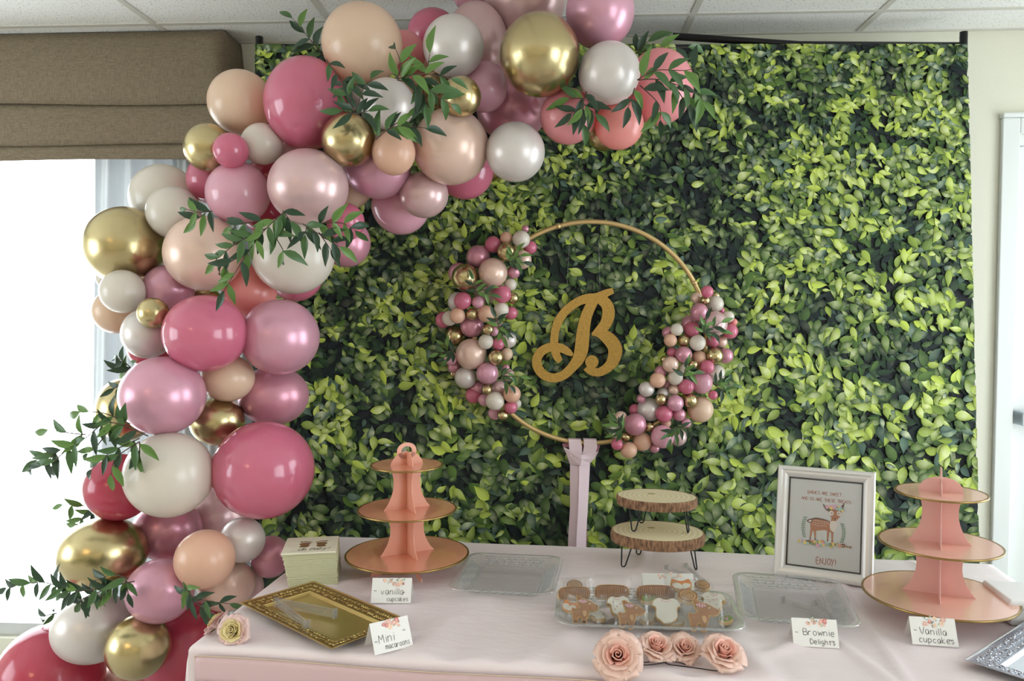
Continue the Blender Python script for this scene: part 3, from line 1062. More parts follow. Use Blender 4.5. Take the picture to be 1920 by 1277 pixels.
spray([[(532, 398), (482, 448), (420, 545)], [(500, 428), (445, 455), (402, 490)], [(508, 432), (530, 468), (528, 480)], [(500, 412), (452, 420), (435, 425)], [(470, 468), (430, 492), (415, 500)], [(530, 395), (545, 415)]], 2.15, 'big leafy spray hanging over the blush and ivory balloons', seed=8, L=27, n_step=15)
spray([[(568, 420), (600, 440), (636, 462)], [(598, 436), (620, 468)], [(590, 420), (640, 418), (665, 432)], [(575, 425), (572, 440)]], 2.16, 'leafy spray lying across the right side of the ivory balloon', seed=9, L=27, n_step=15)
spray([[(398, 396), (372, 398), (350, 392)], [(385, 400), (368, 412)]], 2.16, 'small leafy spray left of the glossy light-pink balloon', seed=10, L=27)
spray([[(278, 818), (205, 792), (150, 828), (70, 862)], [(244, 795), (195, 775), (150, 772)], [(262, 822), (205, 850), (172, 880)], [(262, 828), (218, 858), (208, 890)], [(160, 815), (130, 812), (90, 806)], [(262, 830), (262, 855)], [(210, 800), (180, 838), (165, 850)], [(110, 845), (80, 872), (58, 880)], [(135, 835), (105, 862), (100, 872)]], 2.08, 'longest leafy spray reaching out left across the bright window', seed=11, L=27, n_step=19, dark=.35)
spray([[(248, 692), (232, 678), (218, 670)], [(240, 720), (215, 728)], [(238, 700), (226, 690)]], 2.3, 'little leafy spray poking out beside the pink balloon column', seed=12, L=22)
spray([[(185, 952), (150, 948), (118, 946)], [(180, 956), (150, 975), (140, 990)]], 2.45, 'small leafy spray behind the red-rose balloon at the window', seed=13, L=20, n_step=14)
spray([[(252, 1090), (150, 1108), (80, 1092), (12, 1102)], [(220, 1098), (165, 1118), (150, 1130)], [(220, 1094), (192, 1118), (188, 1128)], [(236, 1088), (240, 1112)], [(240, 1085), (212, 1078), (180, 1088)], [(150, 1106), (120, 1112)]], 2.03, 'leafy spray lying over the gold and white balloons at lower left', seed=14, L=25, n_step=13, dark=.55)
spray([[(345, 1098), (368, 1122), (430, 1132)], [(352, 1122), (380, 1140), (385, 1155)], [(368, 1124), (352, 1112)]], 2.02, 'leafy spray beside the table corner above the roses', seed=15, L=22, n_step=13, dark=.6)
spray([[(106, 1150), (88, 1154), (78, 1160)]], 2.3, 'tiny leafy spray at the top of the lowest red-rose balloon', seed=16, L=20)
mini = [((952, 490), (975, 480), (980, 492), (968, 470), 'top of the left hoop cluster'), ((893, 548), (888, 525), (915, 540), (920, 552), 'middle of the left hoop cluster by the gold balloon'),
        ((935, 612), (930, 595), (955, 620), (942, 630), 'inner side of the left hoop cluster'), ((850, 658), (832, 645), (838, 672), (822, 662), 'outer left side of the left hoop cluster'),
        ((938, 705), (960, 695), (975, 706), (955, 722), 'foot of the left hoop cluster'), ((1318, 625), (1325, 600), (1352, 605), (1350, 622), 'big pale-pink balloon of the right hoop cluster'),
        ((1282, 706), (1288, 685), (1300, 700), (1285, 690), 'middle of the right hoop cluster'), ((1340, 722), (1358, 705), (1372, 722), (1362, 738), 'outer right side of the right hoop cluster'),
        ((1275, 800), (1252, 812), (1258, 822), (1295, 808), 'foot of the right hoop cluster'), ((1168, 806), (1148, 798), (1150, 812), (1158, 790), 'inner foot of the right hoop cluster')]
for k, (c, a, b_, e, where) in enumerate(mini):
    spray([[c, a], [c, b_], [c, e]], HY - .115, 'leafy sprig at the ' + where, L=15, n_step=26, group='leaf sprigs on the hoop', seed=40 + k)

# ------------------------------------------------------------------ gold hoop, sash, letter
M_gold = mat('satin_gold', rgb(206, 178, 126), 0.38, 0.65)
hc = P(1107, 624.5, HY); HR = 217.5 * HY / F
hoop_l = thing('gold_hoop', 'large thin gold hoop hanging before the leaf print, balloon clusters on both sides', 'hoop', hc)
pts = [(HR * math.cos(a * 2 * math.pi / 120), 0, .955 * HR * math.sin(a * 2 * math.pi / 120)) for a in range(120)]
obj('ring', tube(pts, .0085, 12, closed=True), M_gold, hoop_l, smooth=True)
for px, py in ((1302, 530), (1046, 425)):
    a = math.atan2(-(py - 624.5) / .955, px - 1107)
    c = Vector((math.cos(a), 0, .955 * math.sin(a))) * HR
    tt = Vector((-math.sin(a), 0, math.cos(a)))
    obj('joint', tube([c - tt * .006, c + tt * .006], .0105, 12), M_gold, hoop_l, smooth=True)

M_sash = mat('pale_pink_card', rgb(222, 200, 208), 0.6)
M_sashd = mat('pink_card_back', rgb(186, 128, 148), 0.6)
sash = thing('pink_sash', 'pale pink sash strip looped over the foot of the hoop, falling behind the table', 'sash', P(1094, 832, HY))
s0 = P(1094, 832, HY)
k = HY / F
def sp(px, py, off=0): 
    q = P(px, py, HY + off); return q - s0
def strip(L, R, offs, m, name):
    v, f = [], []
    for (a, b, o1, o2) in [(l, r, *o) for l, r, o in zip(L, R, offs)]:
        v += [sp(a[0], a[1], o1), sp(b[0], b[1], o2)]
    for i in range(len(L) - 1):
        f.append((2 * i, 2 * i + 1, 2 * i + 3, 2 * i + 2))
    o = obj(name, (v, f), m, sash)
    md = o.modifiers.new('thickness', 'SOLIDIFY'); md.thickness = .0014
    return o
# two loops over the hoop
for nm, (xa, xb, xc, xd) in (('loop', (1066, 1091, 1069, 1092)), ('loop', (1094, 1120, 1091, 1115))):
    strip([(xa, 838), (xa - 1, 828), (xa - 1, 822), (xa, 824), (xa + 1, 838), (xc, 855)], [(xb, 838), (xb, 828), (xb - 2, 823), (xb - 2, 825), (xb, 838), (xd, 856)],
          [(.02, .02), (.018, .018), (0, 0), (-.014, -.014), (-.018, -.018), (-.02, -.02)], M_sash, nm)
# knot band (cone) in front
strip([(1056, 838), (1062, 850), (1069, 871)], [(1090, 853), (1090, 862), (1088, 873)], [(-.012, -.03), (-.012, -.032), (-.010, -.03)], M_sash, 'knot_band')
strip([(1090, 853), (1090, 862), (1088, 873)], [(1122, 846), (1116, 858), (1106, 868)], [(-.03, -.012), (-.032, -.012), (-.03, -.010)], M_sash, 'knot_band')
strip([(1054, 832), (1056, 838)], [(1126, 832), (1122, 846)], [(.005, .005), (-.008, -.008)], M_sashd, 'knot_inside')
strip([(1069, 871), (1069, 950), (1066, 1000), (1063, 1080), (1062, 1150)], [(1088, 874), (1086, 950), (1083, 1000), (1081, 1080), (1080, 1150)], [(-.010, -.02), (-.008, -.02), (-.008, -.02), (-.008, -.02), (-.008, -.02)], M_sash, 'tail')
strip([(1086, 873), (1084, 950), (1081, 1000), (1079, 1080), (1078, 1150)], [(1106, 868), (1102, 950), (1099, 1000), (1097, 1080), (1096, 1150)], [(-.024, -.010)] * 5, M_sash, 'tail')
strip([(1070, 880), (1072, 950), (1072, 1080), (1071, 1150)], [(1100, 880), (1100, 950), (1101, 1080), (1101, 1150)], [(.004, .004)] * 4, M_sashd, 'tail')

# letter B, gold glitter
M_glit = mat('gold_glitter', rgb(190, 150, 66), 0.55, 0.25)
n_, l_, b_ = nodes_of(M_glit)
tc = n_.new('ShaderNodeTexCoord'); vo = n_.new('ShaderNodeTexVoronoi'); vo.inputs['Scale'].default_value = 700
l_.new(tc.outputs['Object'], vo.inputs['Vector'])
rr = n_.new('ShaderNodeValToRGB'); rr.color_ramp.elements[0].color = rgb(150, 112, 40); rr.color_ramp.elements[1].color = rgb(214, 172, 84)
l_.new(vo.outputs['Color'], rr.inputs['Fac']); l_.new(rr.outputs[0], b_.inputs['Base Color'])
bp = n_.new('ShaderNodeBump'); bp.inputs['Strength'].default_value = .8; bp.inputs['Distance'].default_value = .001
l_.new(vo.outputs['Distance'], bp.inputs['Height']); l_.new(bp.outputs[0], b_.inputs['Normal'])
LY = back_y(P(1080, 640, 2.85).z) - .03
lc = P(1085, 630, LY)
def bpx(x, y): return ((980 + x / 5.804 - 1085) * LY / F, -((520 + y / 5.804) - 630) * LY / F)
def bstroke(pts, z0, z1):
    q = smooth_path([(a, b, w) for a, b, w in pts], 6)
    cc = [bpx(a.x, a.y) for a in q]
    ws = [a.z / 5.804 * LY / F for a in q]
    return slab_stroke(cc, ws, z0, z1)
S = [
 bstroke([(982, 148, 30), (940, 160, 36), (890, 180, 42), (800, 220, 48), (720, 232, 54), (640, 248, 48), (560, 290, 46), (460, 372, 46), (385, 480, 46), (352, 590, 44), (342, 690, 44), (348, 780, 44), (372, 860, 44), (408, 915, 32)], 0, .008),
 bstroke([(800, 225, 40), (740, 310, 56), (695, 410, 60), (668, 520, 66), (652, 640, 72), (640, 770, 74), (610, 880, 66), (545, 970, 54), (450, 1060, 50), (340, 1095, 48), (235, 1065, 50), (170, 990, 52), (152, 905, 50), (190, 820, 50), (270, 768, 48), (350, 758, 46), (430, 775, 46), (500, 815, 36), (545, 850, 14)], -.0002, .0082),
 bstroke([(760, 250, 30), (840, 240, 54), (905, 290, 62), (930, 360, 66), (925, 440, 66), (890, 520, 60), (835, 575, 50), (785, 608, 32), (752, 622, 16)], -.0004, .0084),
 bstroke([(755, 618, 10), (800, 612, 30), (880, 630, 62), (955, 690, 74), (1003, 770, 76), (1000, 850, 72), (968, 930, 62), (905, 995, 50), (830, 1032, 46), (750, 1020, 46), (700, 970, 52)], -.0006, .0086),
]
bx0, bz0 = bpx(752, 920)
dd = 72 / 5.804 * LY / F
S.append(prism([(bx0 + dd * math.cos(a * math.pi / 16), bz0 + dd * math.sin(a * math.pi / 16)) for a in range(32)], -.0008, .0088))
bo = obj('letter', join(*S), M_glit, loc=lc, rot=(math.pi / 2, 0, 0))
tag(bo, 'gold glitter script letter B hanging inside the hoop', 'letter')
M_thread = thin_clear('clear_thread', glossy=.1)
th = obj('hanging_thread', join(*[tube([P(x, y, LY - .004), P(x2, 418, HY)], .0005, 5) for x, y, x2 in ((1125, 556, 1122), (1060, 590, 1070))]), M_thread)
tag(th, 'clear threads holding the gold letter inside the hoop', 'thread')

# ------------------------------------------------------------------ table, cloth, skirt
TZ = 0.75
TA = math.radians(-8.0)
TL, TW = 2.03, 0.86
T_BL = Vector((-0.60, 2.60, 0))
TM = Matrix.Translation(T_BL) @ Matrix.Rotation(TA, 4, 'Z')      # local: +x along the table, -y to the camera
TI = TM.inverted()
M_cloth = mat('satin_cloth', rgb(228, 214, 216), 0.42, 0.0, Sheen_Weight=.3)
add_bump(M_cloth, 14, 0.25, 0.010, detail=3, stretch=(1, 2.2, 1))
M_legm = mat('folding_table_steel', rgb(120, 120, 122), 0.4, 0.8)
M_ttop = mat('plastic_tabletop', rgb(214, 212, 206), 0.5)
tb = thing('folding_table', 'long folding table hidden under the pale pink cloth', 'table'); tb.matrix_world = TM
obj('tabletop', bevelled(box(.012, TL - .012, -TW + .012, -.012, TZ - .045, TZ - .008), .006), M_ttop, tb)
for x in (.25, TL - .25):
    for y in (-TW + .12, -.12):
        obj('leg', tube([(x, y, TZ - .05), (x, y, 0)], .0125, 10), M_legm, tb, smooth=True)

def creases(x, y):
    z = 0.0
    # long pressed folds and soft ripples of the cloth
    for (ax, ay, bx_, by_, h, w) in ((.44, 0, .30, -.5, .004, .012), (1.02, 0, .98, -TW, .0035, .012), (1.55, 0, 1.52, -TW, .004, .012),
                                     (.02, -.55, .40, -.30, .004, .010), (.95, -.5, .75, -TW, .005, .03), (0.62, -.45, .5, -TW, .004, .04),
                                     (1.2, -.55, 1.25, -TW, .005, .025), (.0, -.30, TL, -.33, .002, .014), (1.8, 0, 1.86, -TW, .003, .012), (1.25, -.75, 1.42, -.60, .005, .014), (1.42, -.60, 1.5, -.86, .004, .012)):
        d = Vector((bx_ - ax, by_ - ay)); L = d.length; d /= L
        q = Vector((x - ax, y - ay)); s = q.dot(d); p = q.x * d.y - q.y * d.x
        if -.02 < s < L + .02:
            fade = min(1, (s + .02) / .06, (L + .02 - s) / .06)
            z += 1.7 * h * fade * math.exp(-(p / w) ** 2)
    z += .003 * noise.noise(Vector((x * 3, y * 7, 0)))
    # puckers near the front hem
    e = max(0, 1 - (y + TW) / .11)
    z += e * .006 * (noise.noise(Vector((x * 16, y * 6, 3))))
    return z
rE = .016
def fold(s, L):
    """s along the cloth (may run past 0 or L) -> position, drop"""
    if s < rE:
        a = (rE - s) / rE
        if a < math.pi / 2: return rE - rE * math.sin(a), rE * (1 - math.cos(a))
        return 0.0, rE + (a - math.pi / 2) * rE
    if s > L - rE:
        q, dr = fold(L - s, L)
        return L - q, dr
    return s, 0.0
def axis(L, n, drop0, drop1, nd=10):
    a = [-drop0 + (drop0) * k / nd for k in range(nd)]
    a += [-.02 + .03 * k / 6 for k in range(1, 7)]
    a = sorted(set([round(q, 5) for q in a] + [round(.01 + (L - .02) * k / n, 5) for k in range(n + 1)] + [round(L - .01 + .03 * k / 6, 5) for k in range(1, 7)] + [round(L + .03 + (drop1 - .03) * k / nd, 5) for k in range(1, nd + 1)]))
    return a
AX = axis(TL, 170, .34, .34); AY = axis(TW, 80, .34, .30)
v, f = [], []
for t in AY:
    y, dy = fold(t, TW)
    for s in AX:
        x, dx = fold(s, TL)
        dr = max(dx, dy)
        flare = .05 * dr
        z = TZ - dr
        X, Y = x, -y
        if dr < .002: z += creases(X, Y)
        if dx > .03: X += (-1 if s < 0 else 1) * (flare + .012 * math.sin(t * 24) * min(1, dx * 5))
        if dy > .03: Y += (1 if t < 0 else -1) * (flare + .010 * math.sin(s * 22) * min(1, dy * 5) if t < 0 else 0.004)
        v.append((X, Y, z))
n = len(AX)
for j in range(len(AY) - 1):
    for i in range(n - 1):
        a = j * n + i
        f.append((a, a + n, a + n + 1, a + 1))
cloth = obj('tablecloth', (v, f), M_cloth, smooth=True)
cloth.matrix_world = TM
tag(cloth, 'pale pink satin tablecloth draped over the long dessert table', 'tablecloth')

M_band = mat('satin_band', rgb(206, 176, 178), 0.42)
M_piping = mat('beige_piping', rgb(206, 184, 158), 0.6)
M_tulle = mat('pink_tulle', rgb(206, 172, 186), 0.8)
sk = thing('table_skirt', 'pink pleated table skirt with satin header band along the table front', 'skirt'); sk.matrix_world = TM
yb = -TW - .009
def band_z(x): return TZ - .019 + .0025 * math.sin(x * 9)
v, f = [], []
NB = 140
for k in range(NB + 1):
    x = .022 + (TL - .03) * k / NB
    for q in range(5):
        z = band_z(x) - .062 * q / 4
        v.append((x, yb - .002 - .002 * math.sin(math.pi * q / 4) - .0012 * noise.noise(Vector((x * 12, q * .4, 1))), z))
for k in range(NB):
    for q in range(4):
        a = k * 5 + q
        f.append((a, a + 1, a + 6, a + 5))
o = obj('header_band', (v, f), M_band, sk, smooth=True)
md = o.modifiers.new('thickness', 'SOLIDIFY'); md.thickness = .0015; md.offset = 1
for dz, nm in ((0.0, 'piping'), (-.0625, 'piping')):
    obj(nm, tube([(.022 + (TL - .03) * k / NB, yb - .0035, band_z(.022 + (TL - .03) * k / NB) + dz) for k in range(NB + 1)], .0013, 6), M_piping, sk, smooth=True)
obj('piping', tube([(.022, yb - .003, band_z(.02)), (.022, yb - .003, band_z(.02) - .062)], .0013, 6), M_piping, sk, smooth=True)
v, f = [], []
NP = 900
for k in range(NP + 1):
    x = .03 + (TL - .04) * k / NP
    for q in range(7):
        t = q / 6
        amp = .003 + .012 * t
        y = yb - .006 - amp * (1 + math.sin(x * 260 + 2.2 * math.sin(x * 31) + t * .8 * math.sin(x * 40)))
        v.append((x + .004 * t * math.sin(x * 50), y, band_z(x) - .061 - (.62) * t))
for k in range(NP):
    for q in range(6):
        a = k * 7 + q
        f.append((a, a + 1, a + 8, a + 7))
obj('pleats', (v, f), M_tulle, sk, smooth=True)

def on_table(px, py, z=0.0):
    """photo pixel that touches the table (or a height above it) -> world point"""
    return PZ(px, py, TZ + .003 + z)

# ------------------------------------------------------------------ stroke lettering
GL = {  # polylines on a 4 wide x 6 high grid; lower case x-height 4
 'A': [[(0,0),(2,6),(4,0)],[(.8,2.2),(3.2,2.2)]], 'B': [[(0,0),(0,6),(2.6,5.6),(3,4.4),(2,3.2),(0,3.1)],[(1.8,3.2),(3.6,2.4),(3.4,.6),(0,0)]],
 'C': [[(3.6,5),(2,6),(.4,4.6),(.2,2),(1.4,.1),(3.6,.8)]], 'D': [[(0,0),(0,6),(2.4,5.4),(3.8,3.2),(2.6,.6),(0,0)]], 'E': [[(3.4,6),(0,6),(0,0),(3.5,0)],[(0,3.1),(2.8,3.2)]],
 'H': [[(0,0),(0,6)],[(3.6,0),(3.6,6)],[(0,3),(3.6,3.1)]], 'I': [[(1,0),(1,6)]], 'J': [[(2.6,6),(2.6,1),(1.4,0),(.2,1.2)]], 'M': [[(0,0),(.3,6),(2,2.4),(3.7,6),(4,0)]],
 'N': [[(0,0),(0,5.4),(3.4,.2),(3.4,6)]], 'O': [[(2,6),(.3,4.6),(.2,1.6),(2,0),(3.7,1.6),(3.6,4.6),(2,6)]], 'R': [[(0,0),(0,6),(2.8,5.4),(2.8,3.6),(0,3),(3.4,0)]],
 'S': [[(3.4,5.2),(2,6),(.4,5),(.8,3.6),(3,2.6),(3.4,1),(1.8,0),(.1,.8)]], 'T': [[(0,6),(4,6)],[(2,6),(2,0)]], 'U': [[(0,6),(.2,1),(2,0),(3.5,1.2),(3.6,6)]],
 'V': [[(0,6),(1.8,0),(3.8,6)]], 'W': [[(0,6),(1,0),(2.2,4.4),(3.4,0),(4.6,6)]], 'Y': [[(0,6),(1.9,3),(3.8,6)],[(1.9,3),(1.2,-.6)]],
 '!': [[(1,6),(1,1.6)],[(1,.4),(1,0)]], '.': [[(.6,.5),(.6,0)]],
 'a': [[(3,4),(1,4),(.2,2),(1,.1),(2.4,.6),(3,3.6),(3.1,0)]], 'b': [[(0,6),(0,0),(2,.1),(3,2),(2,3.8),(0,3)]], 'c': [[(3,3.6),(1.4,4),(.2,2),(1.2,.1),(3,.5)]],
 'e': [[(.3,2.1),(3,2.3),(2.4,4),(.8,3.8),(.2,1.8),(1.2,0),(3,.6)]], 'g': [[(3,4),(1,4),(.2,2),(1.4,.4),(3,2.4),(3,-1),(1.6,-2),(.2,-1.4)]], 'h': [[(0,6),(0,0)],[(0,2.8),(1.8,4),(2.8,3),(2.8,0)]],
 'i': [[(.6,4),(.6,0)],[(.6,5.6),(.7,5.2)]], 'k': [[(0,6),(0,0)],[(2.6,4),(0,1.8),(2.8,0)]], 'l': [[(.6,6),(.6,0)]], 'm': [[(0,4),(0,0)],[(0,3),(1.2,4),(2,3),(2,0)],[(2,3),(3.2,4),(4,3),(4,0)]],
 'n': [[(0,4),(0,0)],[(0,2.8),(1.6,4),(2.8,3),(2.8,0)]], 'o': [[(1.6,4),(.2,3),(.2,1),(1.6,0),(3,1),(3,3),(1.6,4)]], 'p': [[(0,4),(0,-2)],[(0,3.4),(2,4),(3,2.2),(2,.2),(0,.6)]],
 'r': [[(0,4),(0,0)],[(0,2.6),(1.2,3.8),(2.6,3.6)]], 's': [[(2.8,3.6),(1.4,4),(.4,3),(2.6,1.4),(1.6,0),(.2,.4)]], 't': [[(1.4,5.6),(1.4,0)],[(.2,3.8),(2.8,4)]], 'u': [[(0,4),(.2,.6),(1.6,0),(2.8,1.4),(2.9,4),(3,0)]],
 'v': [[(0,4),(1.4,0),(3,4)]], 'w': [[(0,4),(.8,0),(1.9,3),(3,0),(4,4)]], 'y': [[(0,4),(1.6,.8)],[(3.2,4),(.8,-2)]],
 '~': [[(0,2),(1.2,3),(2.6,2),(3.8,3)]], ' ': [],
}
ADV = {'I': 2.4, 'i': 1.9, 'l': 1.9, '!': 2.4, '.': 1.8, ' ': 3.0, 'M': 5.4, 'm': 5.4, 'W': 5.8, 'w': 5.2}
def lettering(text, x, y, h, w=.00045, z=0.0, slope=0.0, jit=.25, seed=0, sx=1.0, italic=0.0):
    """flat ink strokes in the local XY plane; h = capital height"""
    rr = random.Random(seed)
    u = h / 6.0
    ms = []
    cx = 0.0
    for ch in text:
        jy = rr.uniform(-jit, jit)
        for pl in GL.get(ch, []):
            pts = [(p[0], p[1]) for p in pl]
            if len(pts) > 2: pts = [(a.x, a.y) for a in smooth_path([Vector((p[0], p[1], 0)) for p in pts], 3)]
            q = []
            for p in pts:
                lx = cx + p[0] * sx + italic * p[1]; ly = p[1] + jy
                q.append((x + lx * u, y + (ly + slope * lx) * u))
            ms.append(ribbon(q, w, z))
        cx += ADV.get(ch, 4.6) * sx
    return join(*ms), cx * u

M_ink = mat('black_ink', rgb(38, 36, 40), 0.6)
M_paper = mat('white_card', rgb(232, 230, 226), 0.7)

def floral_print(parent, cx, cy, w, h, z, seed, n=22, cols=None, name='floral_print'):
    """one flat printed cluster of little blossoms and leaves"""
    rr = random.Random(seed)
    cols = cols or [('print_blush', rgb(226, 178, 166)), ('print_peach', rgb(238, 210, 184)), ('print_sage', rgb(170, 182, 158)), ('print_grey_green', rgb(120, 136, 120)), ('print_rose', rgb(208, 128, 128))]
    ms = [mat(a, b, .7) for a, b in cols]
    v, f, mi = [], [], []
    zz = z
    for k in range(n):
        t = k / n
        x = cx + rr.uniform(-1, 1) * w / 2 * (.6 + .4 * rr.random()); y = cy + rr.uniform(-1, 1) * h / 2 * (1 - abs(x - cx) / w)
        kind = rr.random()
        zz += .00002
        if kind < .45:
            r = rr.uniform(.16, .34) * h
            c = rr.choice([0, 1, 0, 4, 1])
            for q in range(5):
                a = q * 2 * math.pi / 5 + rr.random()
                me = disc(x + .55 * r * math.cos(a), y + .55 * r * math.sin(a), r * .5, zz, 7)
                b = len(v); v += me[0]; f.append(tuple(i + b for i in me[1][0])); mi.append(c)
                zz += .000004
            me = disc(x, y, r * .3, zz + .00001, 6); b = len(v); v += me[0]; f.append(tuple(i + b for i in me[1][0])); mi.append((c + 1) % 2 if len(ms) > 1 else 0)
        else:
            a = rr.uniform(0, 2 * math.pi); L = rr.uniform(.3, .6) * h
            c = rr.choice([2, 3, 2]) if len(ms) > 3 else len(ms) - 1
            dx, dy = math.cos(a) * L, math.sin(a) * L
            b = len(v); v += [(x, y, zz), (x + dx * .5 - dy * .2, y + dy * .5 + dx * .2, zz), (x + dx, y + dy, zz), (x + dx * .5 + dy * .2, y + dy * .5 - dx * .2, zz)]
            f.append((b, b + 1, b + 2, b + 3)); mi.append(c)
    d = bpy.data.meshes.new(name); d.from_pydata(v, [], f); 
    for m in ms: d.materials.append(m)
    d.polygons.foreach_set('material_index', mi); d.update()
    return obj(name, d, None, parent)

def place_card(bl, br, w, h, lines, label, seed, back_sp=.030, marks=()):
    """bl, br: photo pixels of the front panel foot"""
    a = on_table(*bl); b = on_table(*br)
    dx = (b - a); ang = math.atan2(dx.y, dx.x)
    w = dx.length
    t = thing('place_card', label, 'place card', ((a + b) / 2), (0, 0, ang), 'tent cards naming the treats')
    hh = math.sqrt(h * h - back_sp ** 2)
    lean = math.atan2(back_sp, hh)
    th = .0006
    Rf = Matrix.Rotation(math.pi / 2 - lean, 4, 'X')
    p = obj('front_panel', bevelled(box(-w / 2, w / 2, 0, h, -th, 0), .0002, 1), M_paper, t); p.matrix_basis = Rf
    Rb = Matrix.Translation((0, 2 * back_sp, 0)) @ Matrix.Rotation(math.pi / 2 + lean, 4, 'X')
    q = obj('back_panel', bevelled(box(-w / 2, w / 2, 0, h, 0, th), .0002, 1), M_paper, t); q.matrix_basis = Rb
    fl = floral_print(p, .05 * w, h * .84, w * .56, h * .30, .0003, seed)
    ms = []
    for (text, x, y, s) in lines:
        L = lettering(text, 0, 0, s * h, seed=seed)[1]
        fit = min(1, (.95 - x) * w / L)
        m_, L = lettering(text, -w / 2 + x * w, y * h, s * h * max(fit, .78), w=.0005, z=.0004, seed=seed, sx=min(1, fit / max(fit, .78)))
        ms.append(m_)
    obj('handwriting', join(*ms), M_ink, p)
    return t
place_card((695, 1131), (770, 1131), .1, .062, [('vanilla', .24, .34, .24), ('cupcakes', .40, .08, .22), ('~', .06, .42, .16), ('~', .78, .36, .16)], 'white tent card reading vanilla cupcakes before the left three-tier stand', 3)
place_card((703, 1229), (775, 1211), .1, .066, [('Mini', .16, .32, .26), ('macaroons', .30, .10, .22), ('~', .05, .33, .16), ('~', .80, .50, .16)], 'white tent card reading Mini macaroons leaning at the gold tray corner', 4)
place_card((1488, 1211), (1574, 1216), .1, .060, [('Brownie', .24, .40, .24), ('Delights', .38, .10, .22), ('~', .06, .42, .16), ('~', .84, .16, .16)], 'white tent card reading Brownie Delights before the right clear tray', 5)
place_card((1711, 1208), (1798, 1214), .1, .060, [('Vanilla', .20, .38, .24), ('cupcakes', .16, .10, .22), ('~', .07, .45, .14), ('~', .80, .16, .16)], 'white tent card reading Vanilla cupcakes before the right three-tier stand', 6)
# ------------------------------------------------------------------ three-tier stands
M_rose = mat('rose_card', rgb(222, 158, 134), 0.45, 0.0, Coat_Weight=.15)
M_foil = mat('rose_foil_disc', rgb(226, 156, 126), 0.22, 0.15, Coat_Weight=.4)
M_rim = mat('gold_rim', rgb(150, 122, 70), 0.35, 0.8)
M_rose2 = mat('rose_card_pale', rgb(226, 176, 168), 0.45)
M_foil2 = mat('rose_foil_disc_pale', rgb(232, 186, 168), 0.22, 0.15, Coat_Weight=.4)
def panel_poly(w0, wm, w1, z0, z1, n=10):
    """concave sided panel between two levels (half widths)"""
    L = []
    for k in range(n + 1):
        t = k / n
        w = w0 + (w1 - w0) * t
        w -= (((w0 + w1) / 2) - wm) * math.sin(math.pi * t) ** 0.8 if 0 < t < 1 else 0
        L.append((w, z0 + (z1 - z0) * t))
    return [(-x, z) for x, z in L] + [(x, z) for x, z in reversed(L)]
def cake_stand(c, rot, radii, zs, label, m1, m2, w=.08, sub=1.0):
    t = thing('cupcake_stand', label, 'cake stand', c, (0, 0, rot), 'three-tier cardboard cupcake stands')
    z1, z2, z3, ztop = zs
    th = .0022
    def pan(poly, a, nm, hole=None):
        v, f = prism(poly, -th / 2, th / 2)
        M = Matrix.Rotation(a, 4, 'Z') @ Matrix.Rotation(math.pi / 2, 4, 'X')
        return obj(nm, xf((v, f), M), m1, t)
    for a, off in ((0, 0), (math.pi / 2, 0)):
        # feet : arched panel under the lowest disc
        wf = w * 1.36
        poly = [(-w * .86, z1), (-w * .90, z1 * .75), (-w * 1.02, z1 * .45), (-wf * .97, z1 * .22), (-wf, 0), (-wf * .72, 0), (-wf * .55, z1 * .24), (-wf * .2, z1 * .34), (wf * .2, z1 * .34), (wf * .55, z1 * .24), (wf * .72, 0), (wf, 0), (wf * .97, z1 * .22), (w * 1.02, z1 * .45), (w * .90, z1 * .75), (w * .86, z1)]
        pan(poly, a, 'foot_panel')
        pan(panel_poly(w, w * .62, w * .84, z1 + .003, z2), a, 'lower_panel')
        pan(panel_poly(w * .86, w * .50, w * .64, z2 + .003, z3), a, 'upper_panel')
    # dome on top, and the panel with the ring handle
    wd = w * .60
    hd = (ztop - z3) * .58
    dome = [(wd * math.cos(math.pi * k / 14), z3 + .003 + hd * math.sin(math.pi * k / 14) ** .8) for k in range(15)]
    pan(dome, math.pi / 2, 'top_panel')
    base = [(wd, z3 + .003), (wd * .95, z3 + hd * .35), (wd * .7, z3 + hd * .75), (wd * .44, z3 + hd * 1.0)]
    rr_ = (ztop - z3) * .36; cz = ztop - rr_
    # handle: ring band around a hole, built as strips
    pan([(x, z) for x, z in base] + [(-x, z) for x, z in reversed(base)], 0, 'top_panel')
    ring = []
    n = 28
    v, f = [], []
    for k in range(n):
        a = 2 * math.pi * k / n
        for r_, y in ((rr_ * 1.12, -th / 2), (rr_ * .62, -th / 2), (rr_ * .62, th / 2), (rr_ * 1.12, th / 2)):
            v.append((r_ * 1.1 * math.cos(a), y, cz + r_ * (.9 if math.sin(a) > 0 else .9) * math.sin(a)))
    for k in range(n):
        for q in range(4):
            a = 4 * k + q; b = 4 * k + (q + 1) % 4; c_ = 4 * ((k + 1) % n) + (q + 1) % 4; d_ = 4 * ((k + 1) % n) + q
            f.append((a, b, c_, d_))
    obj('ring_handle', (v, f), m1, t)
    for r_, z, nm in zip(radii, (z1, z2, z3), range(3)):
        o = obj('tier_disc', lathe([(.0005, z), (r_ - .001, z), (r_, z + .0008), (r_, z + .0022), (r_ - .001, z + .003), (.0005, z + .003)], 72), m2, t)
        obj('rim', lathe([(r_ - .0045, z + .0031), (r_ - .0045, z + .0034), (r_ + .0004, z + .0034), (r_ + .0008, z + .0015), (r_ + .0004, z - .0004), (r_ - .001, z - .0002)], 72), M_rim, o)
    return t
c = P(764, 1083, 2.235); c.z = TZ + .003
cake_stand(c, math.radians(28), (.174, .139, .101), (.049, .176, .301, .366), 'peach three-tier cupcake stand on the left beside the napkins', M_rose, M_foil, w=.080)
c = P(1759, 1140, 1.92); c.z = TZ + .003
